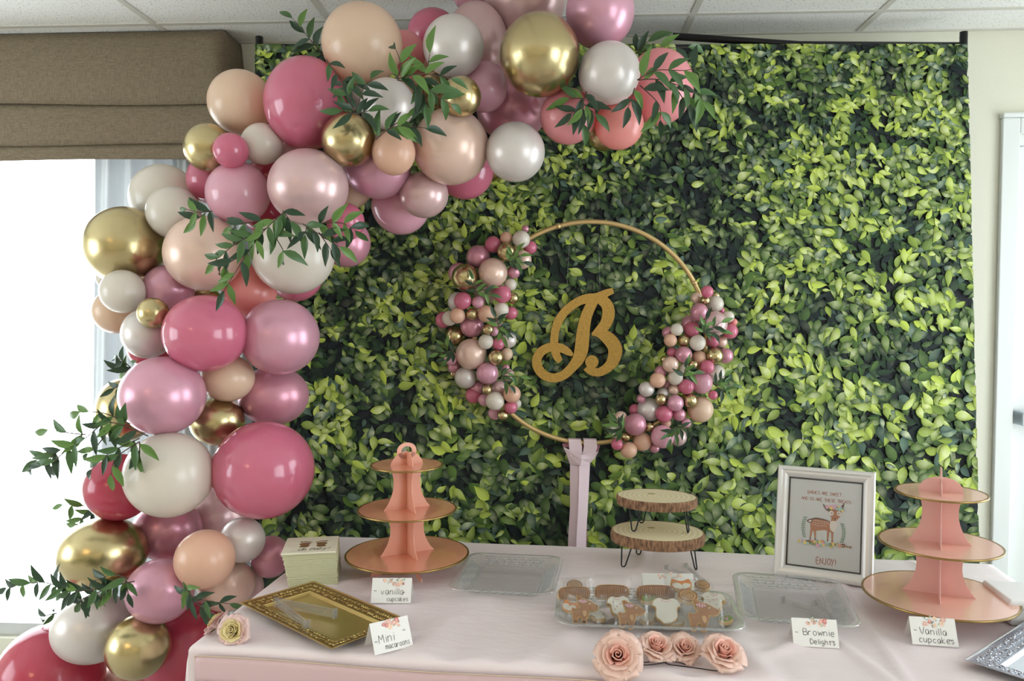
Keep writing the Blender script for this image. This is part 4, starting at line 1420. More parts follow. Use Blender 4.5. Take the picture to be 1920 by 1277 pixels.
cake_stand(c, math.radians(65), (.172, .137, .102), (.046, .172, .296, .36), 'paler three-tier cupcake stand on the right beside the framed fawn print', M_rose2, M_foil2, w=.080)

# ------------------------------------------------------------------ wood slice risers
M_woodtop = mat('slice_wood', rgb(206, 190, 150), 0.7)
n_, l_, b_ = nodes_of(M_woodtop)
tc = n_.new('ShaderNodeTexCoord'); wv = n_.new('ShaderNodeTexWave'); wv.wave_type = 'RINGS'; wv.rings_direction = 'Z'
wv.inputs['Scale'].default_value = 22; wv.inputs['Distortion'].default_value = 1.5; wv.inputs['Detail'].default_value = 3
l_.new(tc.outputs['Object'], wv.inputs['Vector'])
r_ = n_.new('ShaderNodeValToRGB'); r_.color_ramp.elements[0].color = rgb(212, 198, 158); r_.color_ramp.elements[1].color = rgb(226, 214, 182)
l_.new(wv.outputs['Fac'], r_.inputs['Fac']); l_.new(r_.outputs[0], b_.inputs['Base Color'])
M_bark = mat('tree_bark', rgb(120, 88, 60), 0.9)
tint_noise(M_bark, rgb(92, 66, 48), rgb(156, 118, 88), 150, stretch=(1, 1, .3))
add_bump(M_bark, 130, .9, .004, stretch=(1, 1, .3))
M_pith = mat('pith_stain', rgb(168, 150, 108), 0.7)
M_wire = mat('black_wire', rgb(26, 28, 34), 0.45, 0.4)
def wood_riser(c, rot, a, b, zb, th, legs, label, seed):
    t = thing('wood_riser', label, 'riser', c, (0, 0, rot), 'wood slice risers on hairpin legs')
    n = 64
    def out(s, z, wob):
        L = []
        for k in range(n):
            an = 2 * math.pi * k / n
            w = 1 + .02 * noise.noise(Vector((math.cos(an) * 1.5, math.sin(an) * 1.5, seed))) + wob * noise.noise(Vector((math.cos(an) * 9, math.sin(an) * 9, z * 60 + seed)))
            L.append((a * w * s * math.cos(an), b * w * s * math.sin(an), z))
        return L
    v = []; f = []
    v += out(.965, zb + th, 0)
    f.append(tuple(range(n)))
    top = obj('slice', (out(.972, zb + .001, 0) + out(.972, zb + th, 0), [tuple(range(n - 1, -1, -1)), tuple(range(n, 2 * n))] + [(k, (k + 1) % n, (k + 1) % n + n, k + n) for k in range(n)]), M_woodtop, t)
    rings = [out(.96, zb, .0), out(.99, zb + .001, .02), out(1.0, zb + th * .3, .025), out(1.005, zb + th * .6, .025), out(1.0, zb + th * .9, .02), out(.985, zb + th + .0008, .01), out(.968, zb + th + .0006, 0)]
    v = sum(rings, []); f = []
    for j in range(len(rings) - 1):
        for k in range(n):
            q = j * n + k; w_ = j * n + (k + 1) % n
            f.append((q, w_, w_ + n, q + n))
    obj('bark', (v, f), M_bark, t, smooth=False)
    obj('heart_mark', disc(-a * .15, b * .25, .012, zb + th + .0003, 16, .009), M_pith, t)
    for (px, py, ang, hw, lean) in legs:
        d = Vector((math.cos(ang), math.sin(ang), 0)); r = Vector((px, py, 0)).normalized()
        base = Vector((px, py, 0))
        p0 = base - d * hw + Vector((0, 0, zb + .002)); p3 = base + d * hw + Vector((0, 0, zb + .002))
        foot = base + r * lean
        pts = [p0, p0.lerp(foot - d * .006 + Vector((0, 0, .006)), .5), foot - d * .006 + Vector((0, 0, .007)), foot - d * .003 + Vector((0, 0, .0028)), foot + d * .003 + Vector((0, 0, .0028)), foot + d * .006 + Vector((0, 0, .007)), p3.lerp(foot + d * .006 + Vector((0, 0, .006)), .5), p3]
        obj('hairpin_leg', tube(pts, .0021, 8), M_wire, t, smooth=True)
    return t
c = on_table(1243, 1068); c.y = 2.30; c.x = (1236 - 960) * 2.30 / F; c.z = TZ + .003
wood_riser(c, math.radians(-14), .135, .108, .066, .031,
           [(-.082, -.052, .35, .016, .012), (-.055, .062, .2, .014, .008), (.098, -.03, -1.0, .013, .012)], 'larger wood slice riser on black hairpin legs, the lower of the two', 1)
c2 = Vector((c.x - .002, c.y + .01, c.z + .098))
wood_riser(c2, math.radians(-16), .116, .088, .072, .027,
           [(-.055, -.040, .3, .019, .006), (-.046, .048, .15, .016, .004), (.082, -.012, 1.25, .010, .010)], 'smaller wood slice riser standing on top of the larger one', 2)

# ------------------------------------------------------------------ framed fawn print
M_frame = mat('silver_white_frame', rgb(214, 212, 208), 0.3, 0.25)
M_mat = mat('black_mat_line', rgb(40, 42, 48), 0.5)
M_print_paper = mat('print_paper', rgb(206, 206, 204), 0.6)
M_brownink = mat('brown_ink', rgb(164, 96, 74), 0.6)
M_frglass = thin_clear('picture_glass', glossy=.05, rough=.03)
a = on_table(1450, 1077); b = on_table(1637, 1103)
fd = b - a; FW = fd.length; FHt = .305
fr = thing('picture_frame', 'silver-white framed print of a fawn reading Enjoy, leaning beside the right stand', 'picture frame', (a + b) / 2, (0, 0, math.atan2(fd.y, fd.x)))
FR = Matrix.Rotation(math.pi / 2 - math.radians(15), 4, 'X')
def fpart(nm, me, m, par=None, sm=False, use=True):
    o = obj(nm, me, m, par or fr, smooth=sm)
    if par is None: o.matrix_basis = FR
    return o
bw = .030
def moulding():
    # mitred profile swept round the rectangle : (inset, height)
    pr = [(0, -.012), (0, .004), (.003, .008), (.010, .009), (.014, .006), (.020, .0055), (.026, .002), (.030, -.002), (.030, -.006), (.030, -.012)]
    v, f = [], []
    for cx, cy, sx, sy in ((-FW / 2, 0, 1, 1), (FW / 2, 0, -1, 1), (FW / 2, FHt, -1, -1), (-FW / 2, FHt, 1, -1)):
        for i, z in pr: v.append((cx + sx * i, cy + sy * i, z))
    n = len(pr)
    for k in range(4):
        for q in range(n):
            f.append((k * n + q, ((k + 1) % 4) * n + q, ((k + 1) % 4) * n + (q + 1) % n, k * n + (q + 1) % n))
    return v, f
fpart('moulding', moulding(), M_frame)
fpart('backing', box(-FW / 2 + .004, FW / 2 - .004, .004, FHt - .004, -.014, -.009), M_mat)
x0, x1, y0, y1 = -FW / 2 + bw - .001, FW / 2 - bw + .001, bw - .001, FHt - bw + .001
mm = .0055
fpart('mat_border', join(box(x0, x0 + mm, y0, y1, -.009, -.0075), box(x1 - mm, x1, y0, y1, -.009, -.0075), box(x0 + mm, x1 - mm, y0, y0 + mm, -.009, -.0075), box(x0 + mm, x1 - mm, y1 - mm, y1, -.009, -.0075)), M_mat)
pp = fpart('print', box(x0 + mm, x1 - mm, y0 + mm, y1 - mm, -.0089, -.0080), M_print_paper)
fpart('pane', box(x0, x1, y0, y1, -.0060, -.0055), M_frglass)
strut = obj('easel_strut', bevelled(box(-.03, .03, 0, .2, -.002, .002), .0008, 1), M_mat, fr)
strut.matrix_basis = Matrix.Translation((0, .105, 0.001)) @ Matrix.Rotation(math.pi / 2 + math.radians(11), 4, 'X')
# artwork in the print plane ; pixel-like units : origin at the print centre, 1 unit = 1 mm
zt_ = -.0078
def U(x, y): return (x * .001, FHt / 2 + y * .001)
def line(text, xc, yb, h, seed, w=.00055, slope=0, sx=1.0, italic=0.0):
    m_, L = lettering(text, 0, 0, h * .001, w=w, z=zt_ + .00006, seed=seed, slope=slope, sx=sx, italic=italic)
    return [(v_[0] + xc * .001 - L / 2, v_[1] + FHt / 2 + yb * .001, v_[2]) for v_ in m_[0]], m_[1]
obj('lettering', join(line('BABIES ARE SWEET...', 2, 80, 8.2, 1, w=.0006, sx=.94), line('AND SO ARE THESE TREATS', 3, 62, 8.0, 2, w=.0006, sx=.98), line('ENJOY!', 9, -108, 17, 3, w=.0010, sx=.72)), M_brownink, pp)
deer_m = {'brown': mat('fawn_brown', rgb(176, 118, 86), .6), 'dark': mat('fawn_dark', rgb(106, 72, 62), .6), 'cream': mat('fawn_cream', rgb(224, 214, 204), .6), 'green': mat('wreath_green', rgb(92, 132, 104), .6),
          'ink': M_ink, 'pink': mat('wreath_pink', rgb(212, 152, 176), .6), 'aqua': mat('wreath_aqua', rgb(150, 192, 190), .6), 'yellow': mat('wreath_yellow', rgb(214, 196, 104), .6), 'coral': mat('wreath_coral', rgb(222, 140, 116), .6)}
art = {k: ([], []) for k in deer_m}
zc = [zt_ + .0001]
def shape(c, pts, sub=0):
    zc[0] += .000012
    q = [Vector((p[0], p[1], 0)) for p in pts]
    if sub: q = smooth_path(q, sub, closed=True)
    V_, F_ = art[c]; k = len(V_)
    for p in q:
        x, y = U(p.x, p.y); V_.append((x, y, zc[0]))
    F_.append(tuple(range(k, k + len(q))))
def spot(c, x, y, r, ry=None, n=9):
    shape(c, [(x + r * math.cos(2 * math.pi * k / n), y + (ry or r) * math.sin(2 * math.pi * k / n)) for k in range(n)])
# body, tail, legs, chest, neck, head, ears
shape('brown', [(-34, 8), (-24, 14), (-5, 13), (12, 9), (24, 12), (28, 4), (26, -14), (18, -20), (4, -16), (-14, -19), (-28, -22), (-36, -12)], 4)
shape('dark', [(-34, 10), (-24, 15.5), (-5, 14.5), (12, 10.5), (12, 8.5), (-5, 11), (-24, 11), (-33, 6)], 3)
shape('dark', [(-34, 12), (-46, 5), (-38, -1), (-31, 4)], 3); shape('cream', [(-35, 8), (-42, 4.5), (-37, 1.5), (-33, 5)], 2)
for lx, lean_ in ((-32, -3), (-24, 2), (11, -1), (21, 1)):
    shape('brown', [(lx - 3.5, -15), (lx + 3.5, -16), (lx + 1.8 + lean_, -42), (lx - 1.8 + lean_, -42)])
    shape('dark', [(lx - 1.9 + lean_, -41), (lx + 1.9 + lean_, -41), (lx + 1.9 + lean_, -45), (lx - 1.9 + lean_, -45)])
shape('brown', [(16, 4), (28, 4), (30, 22), (20, 24)], 2)
shape('cream', [(17, 10), (30, 10), (32, -6), (26, -18), (17, -14), (14, -2)], 3)
shape('brown', [(10, 36), (15, 46), (27, 49), (39, 45), (43, 35), (38, 22), (27, 13), (16, 22)], 4)
shape('dark', [(12, 42), (-6, 56), (2, 40), (12, 36)], 2); shape('cream', [(10, 42), (-1, 52), (4, 42)], 1)
shape('dark', [(38, 46), (50, 64), (47, 46), (40, 40)], 2)
spot('cream', 17, 32, 6.5, 7); spot('cream', 37, 33, 6, 7)
spot('ink', 18.5, 32, 1.7); spot('ink', 36, 33, 1.7); spot('ink', 27, 18, 2.2, 1.6)
rr = random.Random(5)
for k in range(26):
    spot('cream', -28 + (k % 9) * 4.8 + rr.uniform(-.6, .6), 7 - (k // 9) * 6 + rr.uniform(-1, 1), 1.15)
def sprig(x, y0_, y1_, bend):
    for k in range(10):
        t = k / 9; yy_ = y0_ + (y1_ - y0_) * t; xx_ = x + bend * math.sin(math.pi * t)
        for s in (-1, 1):
            shape('green', [(xx_, yy_), (xx_ + s * 3.6, yy_ + 2.4), (xx_ + s * 5, yy_ + 6), (xx_ + s * 1.2, yy_ + 4)])
sprig(-50, -42, 10, -5); sprig(46, -46, 2, 5)
for k in range(70):
    t = k / 69
    x = -66 + 134 * ((k * 37) % 70) / 69; y = -53 + rr.uniform(-8, 8) * (1 - abs(x) / 80)
    c_ = rr.choice(['pink', 'aqua', 'yellow', 'coral', 'green', 'cream', 'dark'])
    if rr.random() < .55:
        r = rr.uniform(3.0, 5.6)
        for q in range(5): spot(c_, x + r * .6 * math.cos(q * 1.257 + k), y + r * .6 * math.sin(q * 1.257 + k), r * .45, n=6)
        spot('yellow' if c_ != 'yellow' else 'coral', x, y, r * .3, n=6)
    else:
        an = rr.uniform(0, 6.28); L_ = rr.uniform(4, 8)
        shape(c_, [(x, y), (x + L_ * .5 * math.cos(an + .35), y + L_ * .5 * math.sin(an + .35)), (x + L_ * math.cos(an), y + L_ * math.sin(an)), (x + L_ * .5 * math.cos(an - .35), y + L_ * .5 * math.sin(an - .35))])
for k in range(22):
    x = 5 + 40 * k / 21; y = 49 + 4 * math.sin(k * 1.7) - abs(k - 11) * .35
    c_ = rr.choice(['pink', 'aqua', 'green', 'yellow', 'pink'])
    for q in range(5): spot(c_, x + 1.9 * math.cos(q * 1.257 + k), y + 1.9 * math.sin(q * 1.257 + k), 1.5, n=6)
V_, F_, MI_ = [], [], []
for j, (kk, (v_, f_)) in enumerate(art.items()):
    o_ = len(V_); V_ += v_; F_ += [tuple(i + o_ for i in q) for q in f_]; MI_ += [j] * len(f_)
d = bpy.data.meshes.new('fawn_artwork'); d.from_pydata(V_, [], F_)
for kk in art: d.materials.append(deer_m[kk])
d.polygons.foreach_set('material_index', MI_); d.update()
obj('fawn_artwork', d, None, pp)

# ------------------------------------------------------------------ napkins
M_nap = mat('napkin_paper', rgb(226, 224, 200), 0.85)
M_napd = mat('napkin_edges', rgb(204, 202, 168), 0.9)
M_footprint = mat('footprint_brown', rgb(132, 98, 66), .6)
a = on_table(541, 1101); b = on_table(634, 1096)
dv = b - a; W0 = dv.length
ns = thing('napkin_stack', 'stack of cream paper napkins printed Oh Baby at the table corner', 'napkins', (a + b) / 2 + Vector((0, .0, 0)), (0, 0, math.atan2(dv.y, dv.x)))
NH = .082; D0 = .15; nl = 30
ms = []
rr = random.Random(11)
for k in range(nl):
    t = k / (nl - 1)
    w = W0 * (1.0 + .10 * t) ; z = NH * k / nl
    sx_ = -.012 * t + rr.uniform(-.0012, .0012)
    y_ = .016 * (t ** .7) + rr.uniform(-.001, .001)
    ms.append(bevelled(box(sx_ - w / 2 , sx_ + w / 2 , y_, y_ + D0, z, z + NH / nl * .92), .0009, 1))
obj('folded_napkins', join(*ms), M_napd, ns, kind='stuff')
wt = W0 * 1.12
top = obj('top_napkin', bevelled(box(-.013 - wt / 2, -.013 + wt / 2, .012, .012 + D0, NH, NH + .005), .002, 2), M_nap, ns)
zz = NH + .0053
def nfoot(cx, cy, s, mir):
    body = [(-.5, -1.2), (.3, -1.3), (.75, -.6), (.6, .1), (.85, .7), (.5, 1.1), (-.4, 1.05), (-.8, .4), (-.5, -.3), (-.7, -.8)]
    q = smooth_path([Vector((cx + mir * x * s, cy + y * s * .95, zz)) for x, y in body], 4, closed=True)
    out = [([tuple(p) for p in q], [tuple(range(len(q)))])]
    for i, (tx, ty, tr) in enumerate([(-.55, 1.5, .26), (-.12, 1.62, .22), (.25, 1.58, .19), (.58, 1.45, .17), (.86, 1.22, .15)]):
        out.append(disc(cx + mir * tx * s, cy + ty * s, tr * s, zz + .00002, 9))
    return join(*out)
obj('footprints', join(nfoot(-.030, .085, .019, 1), nfoot(.016, .085, .019, -1)), M_footprint, top)
l1 = lettering('Oh Baby!', -.044, .032, .021, w=.0009, z=zz, seed=5, slope=.04, sx=.72, italic=.3)[0]
obj('lettering', join(l1, ribbon([(-.062, .030), (-.05, .029), (-.036, .031)], .0004, zz)), M_ink, top)

# ------------------------------------------------------------------ metallic trays with pierced-look border
def metal_tray(c, rot, L, W, label, m1, mg, seed, nm='metallic_tray', flat=.060, zlift=.004):
    t = thing(nm, label, 'tray', (c.x, c.y, TZ + zlift), (0, 0, rot))
    # section: flat floor, short slope, wide flat border, lip
    secs = [(flat + .012, .0018), (flat, .0030), (flat - .004, .0085), (.004, .0150), (.0015, .0165), (0, .0160), (.0005, .0145), (.004, .0132), (flat - .002, .0065), (flat + .004, .0012), (flat + .012, 0)]
    v, f = [], []
    for i, z in secs:
        v += [(-L / 2 + i, -W / 2 + i, z), (L / 2 - i, -W / 2 + i, z), (L / 2 - i, W / 2 - i, z), (-L / 2 + i, W / 2 - i, z)]
    for k in range(len(secs) - 1):
        for q in range(4):
            f.append((4 * k + q, 4 * k + (q + 1) % 4, 4 * k + 4 + (q + 1) % 4, 4 * k + 4 + q))
    f.append((0, 1, 2, 3)); f.append((4 * len(secs) - 1, 4 * len(secs) - 2, 4 * len(secs) - 3, 4 * len(secs) - 4))
    obj('plate', (v, f), m1, t)
    bd_ = flat - .007
    vb = []
    for i, dz in ((.006, 0), (bd_, 0)):
        z = .0085 + (.0150 - .0085) * (flat - .004 - i) / (flat - .008) + .00035
        vb += [(-L / 2 + i, -W / 2 + i, z), (L / 2 - i, -W / 2 + i, z), (L / 2 - i, W / 2 - i, z), (-L / 2 + i, W / 2 - i, z)]
    obj('border_ground', (vb, [(q, (q + 1) % 4, 4 + (q + 1) % 4, 4 + q) for q in range(4)]), mg, t)
    # raised scroll ornament on the border
    rr = random.Random(seed)
    ms = []
    def zb(i): return .0085 + (.0150 - .0085) * (flat - .004 - i) / (flat - .008)
    for side in range(4):
        ln = L if side % 2 == 0 else W
        wd = W if side % 2 == 0 else L
        nrow = max(2, int((flat - .016) / .011))
        for r in range(nrow):
            i = .010 + (flat - .018) * (r + .5) / nrow
            s = -ln / 2 + i + .004
            while s < ln / 2 - i - .004:
                rad = rr.uniform(.0034, .0048)
                a0 = rr.uniform(0, 6.28)
                arc = [(s + rad * (1 - .12 * q) * math.cos(a0 + q * .75), i + rad * (1 - .12 * q) * math.sin(a0 + q * .75)) for q in range(7)]
                pts = []
                for (u, w_) in arc:
                    y = -wd / 2 + w_
                    p = Vector((u, y, zb(w_) + .0006))
                    p = Matrix.Rotation(side * math.pi / 2, 4, 'Z') @ p
                    pts.append(p)
                ms.append(tube(pts, .0013, 5, caps=False))
                s += rad * 2.25
    obj('scroll_border', join(*ms), m1, t, kind='stuff')
    return t
M_gtray = mat('gold_tray', rgb(196, 174, 108), 0.3, 0.7)
M_gdark = mat('gold_tray_recess', rgb(134, 110, 62), 0.5, 0.6)
M_sdark = mat('silver_tray_recess', rgb(160, 164, 178), 0.4, 0.7)
M_stray = mat('silver_tray', rgb(205, 208, 216), 0.16, 0.9)
gl = [on_table(450, 1127, .012), on_table(590, 1098, .012), on_table(768, 1172, .012), on_table(622, 1214, .012)]
c = sum(gl, Vector()) / 4
long_ = ((gl[2] - gl[1]) + (gl[3] - gl[0])) / 2
gt = metal_tray(c, math.atan2(long_.y, long_.x), long_.length, .215, 'gold rectangular tray with scrolled border, clear tongs lying on it', M_gtray, M_gdark, 3, flat=.045)
p0 = on_table(1808, 1241, .012)
dirA = on_table(1913, 1174, .012) - p0; dirB = on_table(1919, 1274, .012) - p0
an = math.atan2(dirA.y, dirA.x)
Ls = .40; Ws = .26
cen = p0 + Vector((math.cos(an), math.sin(an), 0)) * Ls / 2 + Vector((math.sin(an), -math.cos(an), 0)) * Ws / 2
metal_tray(cen, an, Ls, Ws, 'silver rectangular tray with scrolled border at the right table edge', M_stray, M_sdark, 5, flat=.055)

# ------------------------------------------------------------------ clear plastic
M_plastic = thin_clear('clear_plastic', (.93, .945, .94, 1), glossy=.10, rough=.10, bump=(42, 1.0, 'wave'), haze=.07, hazec=(.75, .78, .76, 1))
M_plasticr = thin_clear('clear_plastic_rim', (.90, .92, .92, 1), glossy=.10, rough=.10, haze=.16, hazec=(.85, .87, .88, 1))
M_acryl = thin_clear('clear_acrylic', (.93, .93, .92, 1), glossy=.07, rough=.06, haze=.10, hazec=(.9, .9, .9, 1))
M_cello = thin_clear('cellophane', (.97, .97, .96, 1), glossy=.08, rough=.10, bump=(26, .9, 'noise'), haze=.012, hazec=(.9, .9, .88, 1))
def rrect(hx, hy, r, n=7):
    out = []
    for cx, cy, a0 in ((hx - r, hy - r, 0), (-hx + r, hy - r, 90), (-hx + r, -hy + r, 180), (hx - r, -hy + r, 270)):
        for k in range(n):
            a = math.radians(a0 + 90 * k / (n - 1))
            out.append((cx + r * math.cos(a), cy + r * math.sin(a)))
    return out
def clear_tray(c, rot, W, D, label, rad=.04, h=.026):
    t = thing('clear_serving_tray', label, 'tray', (c.x, c.y, TZ + .003), (0, 0, rot))
    secs = [(W / 2 - .052, D / 2 - .052, rad * .4, .0015), (W / 2 - .046, D / 2 - .046, rad * .5, .003), (W / 2 - .016, D / 2 - .016, rad * .8, h - .004), (W / 2 - .012, D / 2 - .012, rad, h - .001)]
    v, f = [], []
    n = 28
    for hx, hy, r, z in secs:
        for x, y in rrect(hx, hy, r): v.append((x, y, z))
    for k in range(len(secs) - 1):
        for q in range(n): f.append((k * n + q, k * n + (q + 1) % n, (k + 1) * n + (q + 1) % n, (k + 1) * n + q))
    f.append(tuple(range(n)))
    obj('dish', (v, f), M_plastic, t)
    v, f = [], []
    secs = [(W / 2 - .012, D / 2 - .012, rad, h - .001), (W / 2 - .002, D / 2 - .002, rad, h), (W / 2, D / 2, rad, h - .002), (W / 2 - .001, D / 2 - .001, rad, h - .004)]
    for hx, hy, r, z in secs:
        for x, y in rrect(hx, hy, r): v.append((x, y, z))
    for k in range(len(secs) - 1):
        for q in range(n): f.append((k * n + q, k * n + (q + 1) % n, (k + 1) * n + (q + 1) % n, (k + 1) * n + q))
    obj('rim', (v, f), M_plasticr, t, smooth=True)
    # moulded ribs on the side slopes and cross cut facets at the back
    ms = []
    for sx in (-1, 1):
        m_ = int((D - .12) / .0085)
        for k in range(m_):
            y = -D / 2 + .06 + k * .0085
            ms.append(tube([(sx * (W / 2 - .044), y, .0045), (sx * (W / 2 - .018), y + .006, h - .004)], .0011, 4))
    m_ = 8
    for k in range(m_):
        x = -W / 2 + .055 + (W - .11) * k / m_; x2 = x + (W - .11) / m_
        for sy in (-1, 1):
            ms.append(tube([(x, sy * (D / 2 - .044), .0045), (x2, sy * (D / 2 - .018), h - .004)], .0012, 4))
            ms.append(tube([(x2, sy * (D / 2 - .044), .0045), (x, sy * (D / 2 - .018), h - .004)], .0012, 4))
    obj('moulded_ribs', join(*ms), M_plasticr, t, kind='stuff')
    for sx in (-1, 1):
        obj('base_ridge', tube([(sx * (W / 2 - .052), -D / 2 + .055, .003), (sx * (W / 2 - .052), D / 2 - .055, .003)], .0014, 6), M_plasticr, t)
    return t
def quad_fit(pts, z):
    q = [on_table(x, y, z) for x, y in pts]     # back-left, back-right, front-right, front-left
    c = sum(q, Vector()) / 4
    u = ((q[1] - q[0]) + (q[2] - q[3])) / 2
    w = ((q[0] - q[3]) + (q[1] - q[2])) / 2
    return c, math.atan2(u.y, u.x), u.length, w.length
c, a_, w_, d_ = quad_fit([(880, 1036), (1058, 1042), (1040, 1117), (836, 1104)], .025)
clear_tray(c, a_, w_, d_, 'empty clear ribbed plastic tray right of the left cupcake stand')
c, a_, w_, d_ = quad_fit([(1367, 1070), (1566, 1086), (1628, 1177), (1390, 1160)], .025)
ctB = clear_tray(c, a_, w_, d_, 'clear ribbed plastic tray before the framed fawn print')
cB, aB = c, a_
c, a_, w_, d_ = quad_fit([(1050, 1100), (1376, 1108), (1398, 1184), (1032, 1170)], .025)
clear_tray(c, a_, w_, d_, 'clear plastic tray filled with wrapped decorated cookies behind the roses', rad=.05)
cC, aC = c, a_

def tongs(a, b, c_, label, z=.004, h=.017):
    """hinge point a, arm ends b and c (world, table plane)"""
    t = thing('clear_tongs', label, 'tongs', (a.x, a.y, TZ + z))
    for e in (b, c_):
        d = e - a; ang = math.atan2(d.y, d.x); L = Vector((d.x, d.y)).length
        arm = obj('arm', join(box(0, L, -.0012, .0012, 0, .0018), box(0, L, -.0012, .0012, h - .0018, h), box(0, L, -.0005, .0005, .0018, h - .0018)), M_acryl, t, rot=(0, 0, ang))
        ms = [box(L - .001, L + .002, -.007 + .004 * k, -.005 + .004 * k, 0, h) for k in range(4)]
        obj('comb_end', join(*ms, box(L - .002, L, -.008, .010, 0, h)), M_acryl, arm)
        obj('slot_ridge', box(L * .3, L * .8, -.0018, .0018, h * .4, h * .55), M_acryl, arm)
    obj('hinge', bevelled(box(-.006, .003, -.006, .006, 0, h), .001, 1), M_acryl, t)
    return t
tongs(on_table(518, 1138, .008), on_table(575, 1182, .008), on_table(628, 1160, .008), 'clear plastic tongs lying open on the gold tray', z=.012, h=.022)
tongs(on_table(1562, 1163, .006), on_table(1468, 1130, .006), on_table(1528, 1136, .006), 'clear plastic tongs lying inside the right clear tray', z=.008)
tongs(on_table(1322, 1094, .003), on_table(1248, 1066, .003), on_table(1284, 1062, .003), 'clear plastic tongs lying under the wood slice risers', z=.004, h=.012)

# ------------------------------------------------------------------ white box on the right
M_wbox = mat('white_carton', rgb(226, 226, 226), 0.5)
a = on_table(1886, 1163); 
wb = thing('white_box', 'white lidded box at the far right table edge behind the silver tray', 'box', (a.x + .13, a.y + .02, TZ + .003), (0, 0, math.radians(-8)))
obj('carton', bevelled(box(-.13, .13, -.07, .07, 0, .045), .004), M_wbox, wb)
obj('lid', bevelled(box(-.134, .134, -.074, .074, .036, .060), .006, 3), M_wbox, wb)

# ------------------------------------------------------------------ cookies in cellophane
M_dough = mat('cookie_dough', rgb(212, 174, 114), 0.8)
add_bump(M_dough, 150, .3, .001)
M_ice = {k: mat('icing_' + k, c, .38) for k, c in dict(brown=rgb(160, 112, 70), tan=rgb(196, 156, 110), white=rgb(228, 224, 212), pink=rgb(206, 128, 150), rose=rgb(224, 178, 190), green=rgb(128, 150, 84), orange=rgb(218, 136, 70), dark=rgb(48, 40, 44), bark=rgb(142, 92, 54), ring=rgb(150, 100, 60), ridge=rgb(190, 136, 84)).items()}
def poly_s(pts, s, sub=3):
    q = smooth_path([Vector((p[0] * s, p[1] * s, 0)) for p in pts], sub, closed=True)
    return [(p.x, p.y) for p in q]
def grow(poly, d):
    """offset outline outwards a little"""
    n = len(poly); out = []
    area = sum(poly[i][0] * poly[(i + 1) % n][1] - poly[(i + 1) % n][0] * poly[i][1] for i in range(n))
    sg = 1 if area > 0 else -1
    for i in range(n):
        a = Vector(poly[i - 1]); b = Vector(poly[(i + 1) % n]); t = (b - a)
        if t.length < 1e-9: out.append(poly[i]); continue
        t.normalize()
        out.append((poly[i][0] + sg * t.y * d, poly[i][1] - sg * t.x * d))
    return out
FAWN = [(-4.2, -4.6), (-2.9, -4.6), (-2.6, -2.6), (-.9, -2.6), (-.9, -4.9), (.5, -4.9), (.8, -2.4), (1.6, -1.4), (1.7, .3), (3.4, .2), (5.2, .9), (5.3, 2.0), (3.4, 3.0), (1.8, 3.9), (-.6, 4.4), (-2.4, 5.6), (-3.2, 5.2), (-2.6, 3.6), (-2.3, 2.4), (-1.6, 1.4), (-2.6, .7), (-4.0, .4), (-4.8, 1.0), (-5.0, .2), (-4.6, -1.2)]
ONESIE = [(-3.6, 3.4), (-2.2, 4.4), (-1.0, 3.9), (.0, 3.6), (1.0, 3.9), (2.2, 4.4), (3.6, 3.6), (4.4, 1.8), (3.2, 1.2), (3.3, -1.8), (2.2, -3.0), (1.1, -4.0), (-.9, -4.2), (-1.9, -3.0), (-3.2, -2.0), (-3.1, 1.2), (-4.4, 1.8)]
LOGP = [(-5.2, -1.6), (-2, -2.0), (2, -1.9), (5.0, -1.5), (5.6, .2), (4.8, 2.0), (1.0, 2.4), (-3, 2.3), (-5.0, 1.8), (-5.6, .2)]
FOX = [(-4, 0), (-3.4, 2.6), (-1.4, 1.6), (1.2, 1.6), (3.0, 2.8), (4, .4), (3.2, -2), (.2, -3.2), (-3, -2.2)]
LEAFP = [(-4, -1), (-2, 1.8), (0, 1.4), (1.2, 2.8), (3.6, 2.2), (4.2, .2), (2.4, -1.8), (-.6, -2.4)]
def wrapper(t, hx, hy, z0, z1, seed):
    """crinkled clear bag round the cookie"""
    v, f = [], []
    n, m = 16, 12
    for side in (1, -1):
        for j in range(m + 1):
            for i in range(n + 1):
                x = -hx + 2 * hx * i / n; y = -hy + 2 * hy * j / m
                e = max(0, 1 - max(abs(x) / hx, abs(y) / hy) ** 4)
                nz_ = noise.noise(Vector((x * 60, y * 60, seed + side))) * .0030 + noise.noise(Vector((x * 150, y * 150, seed))) * .0010
                z = (z0 + z1) / 2 + side * (z1 - z0) / 2 * (.12 + .88 * e) + nz_ * (1 if side > 0 else .3)
                v.append((x, y, z))
    st_ = (n + 1) * (m + 1)
    for s in range(2):
        for j in range(m):
            for i in range(n):
                a = s * st_ + j * (n + 1) + i
                f.append((a, a + 1, a + n + 2, a + n + 1))
    o = obj('cellophane_bag', (v, f), M_cello, t)
    return o
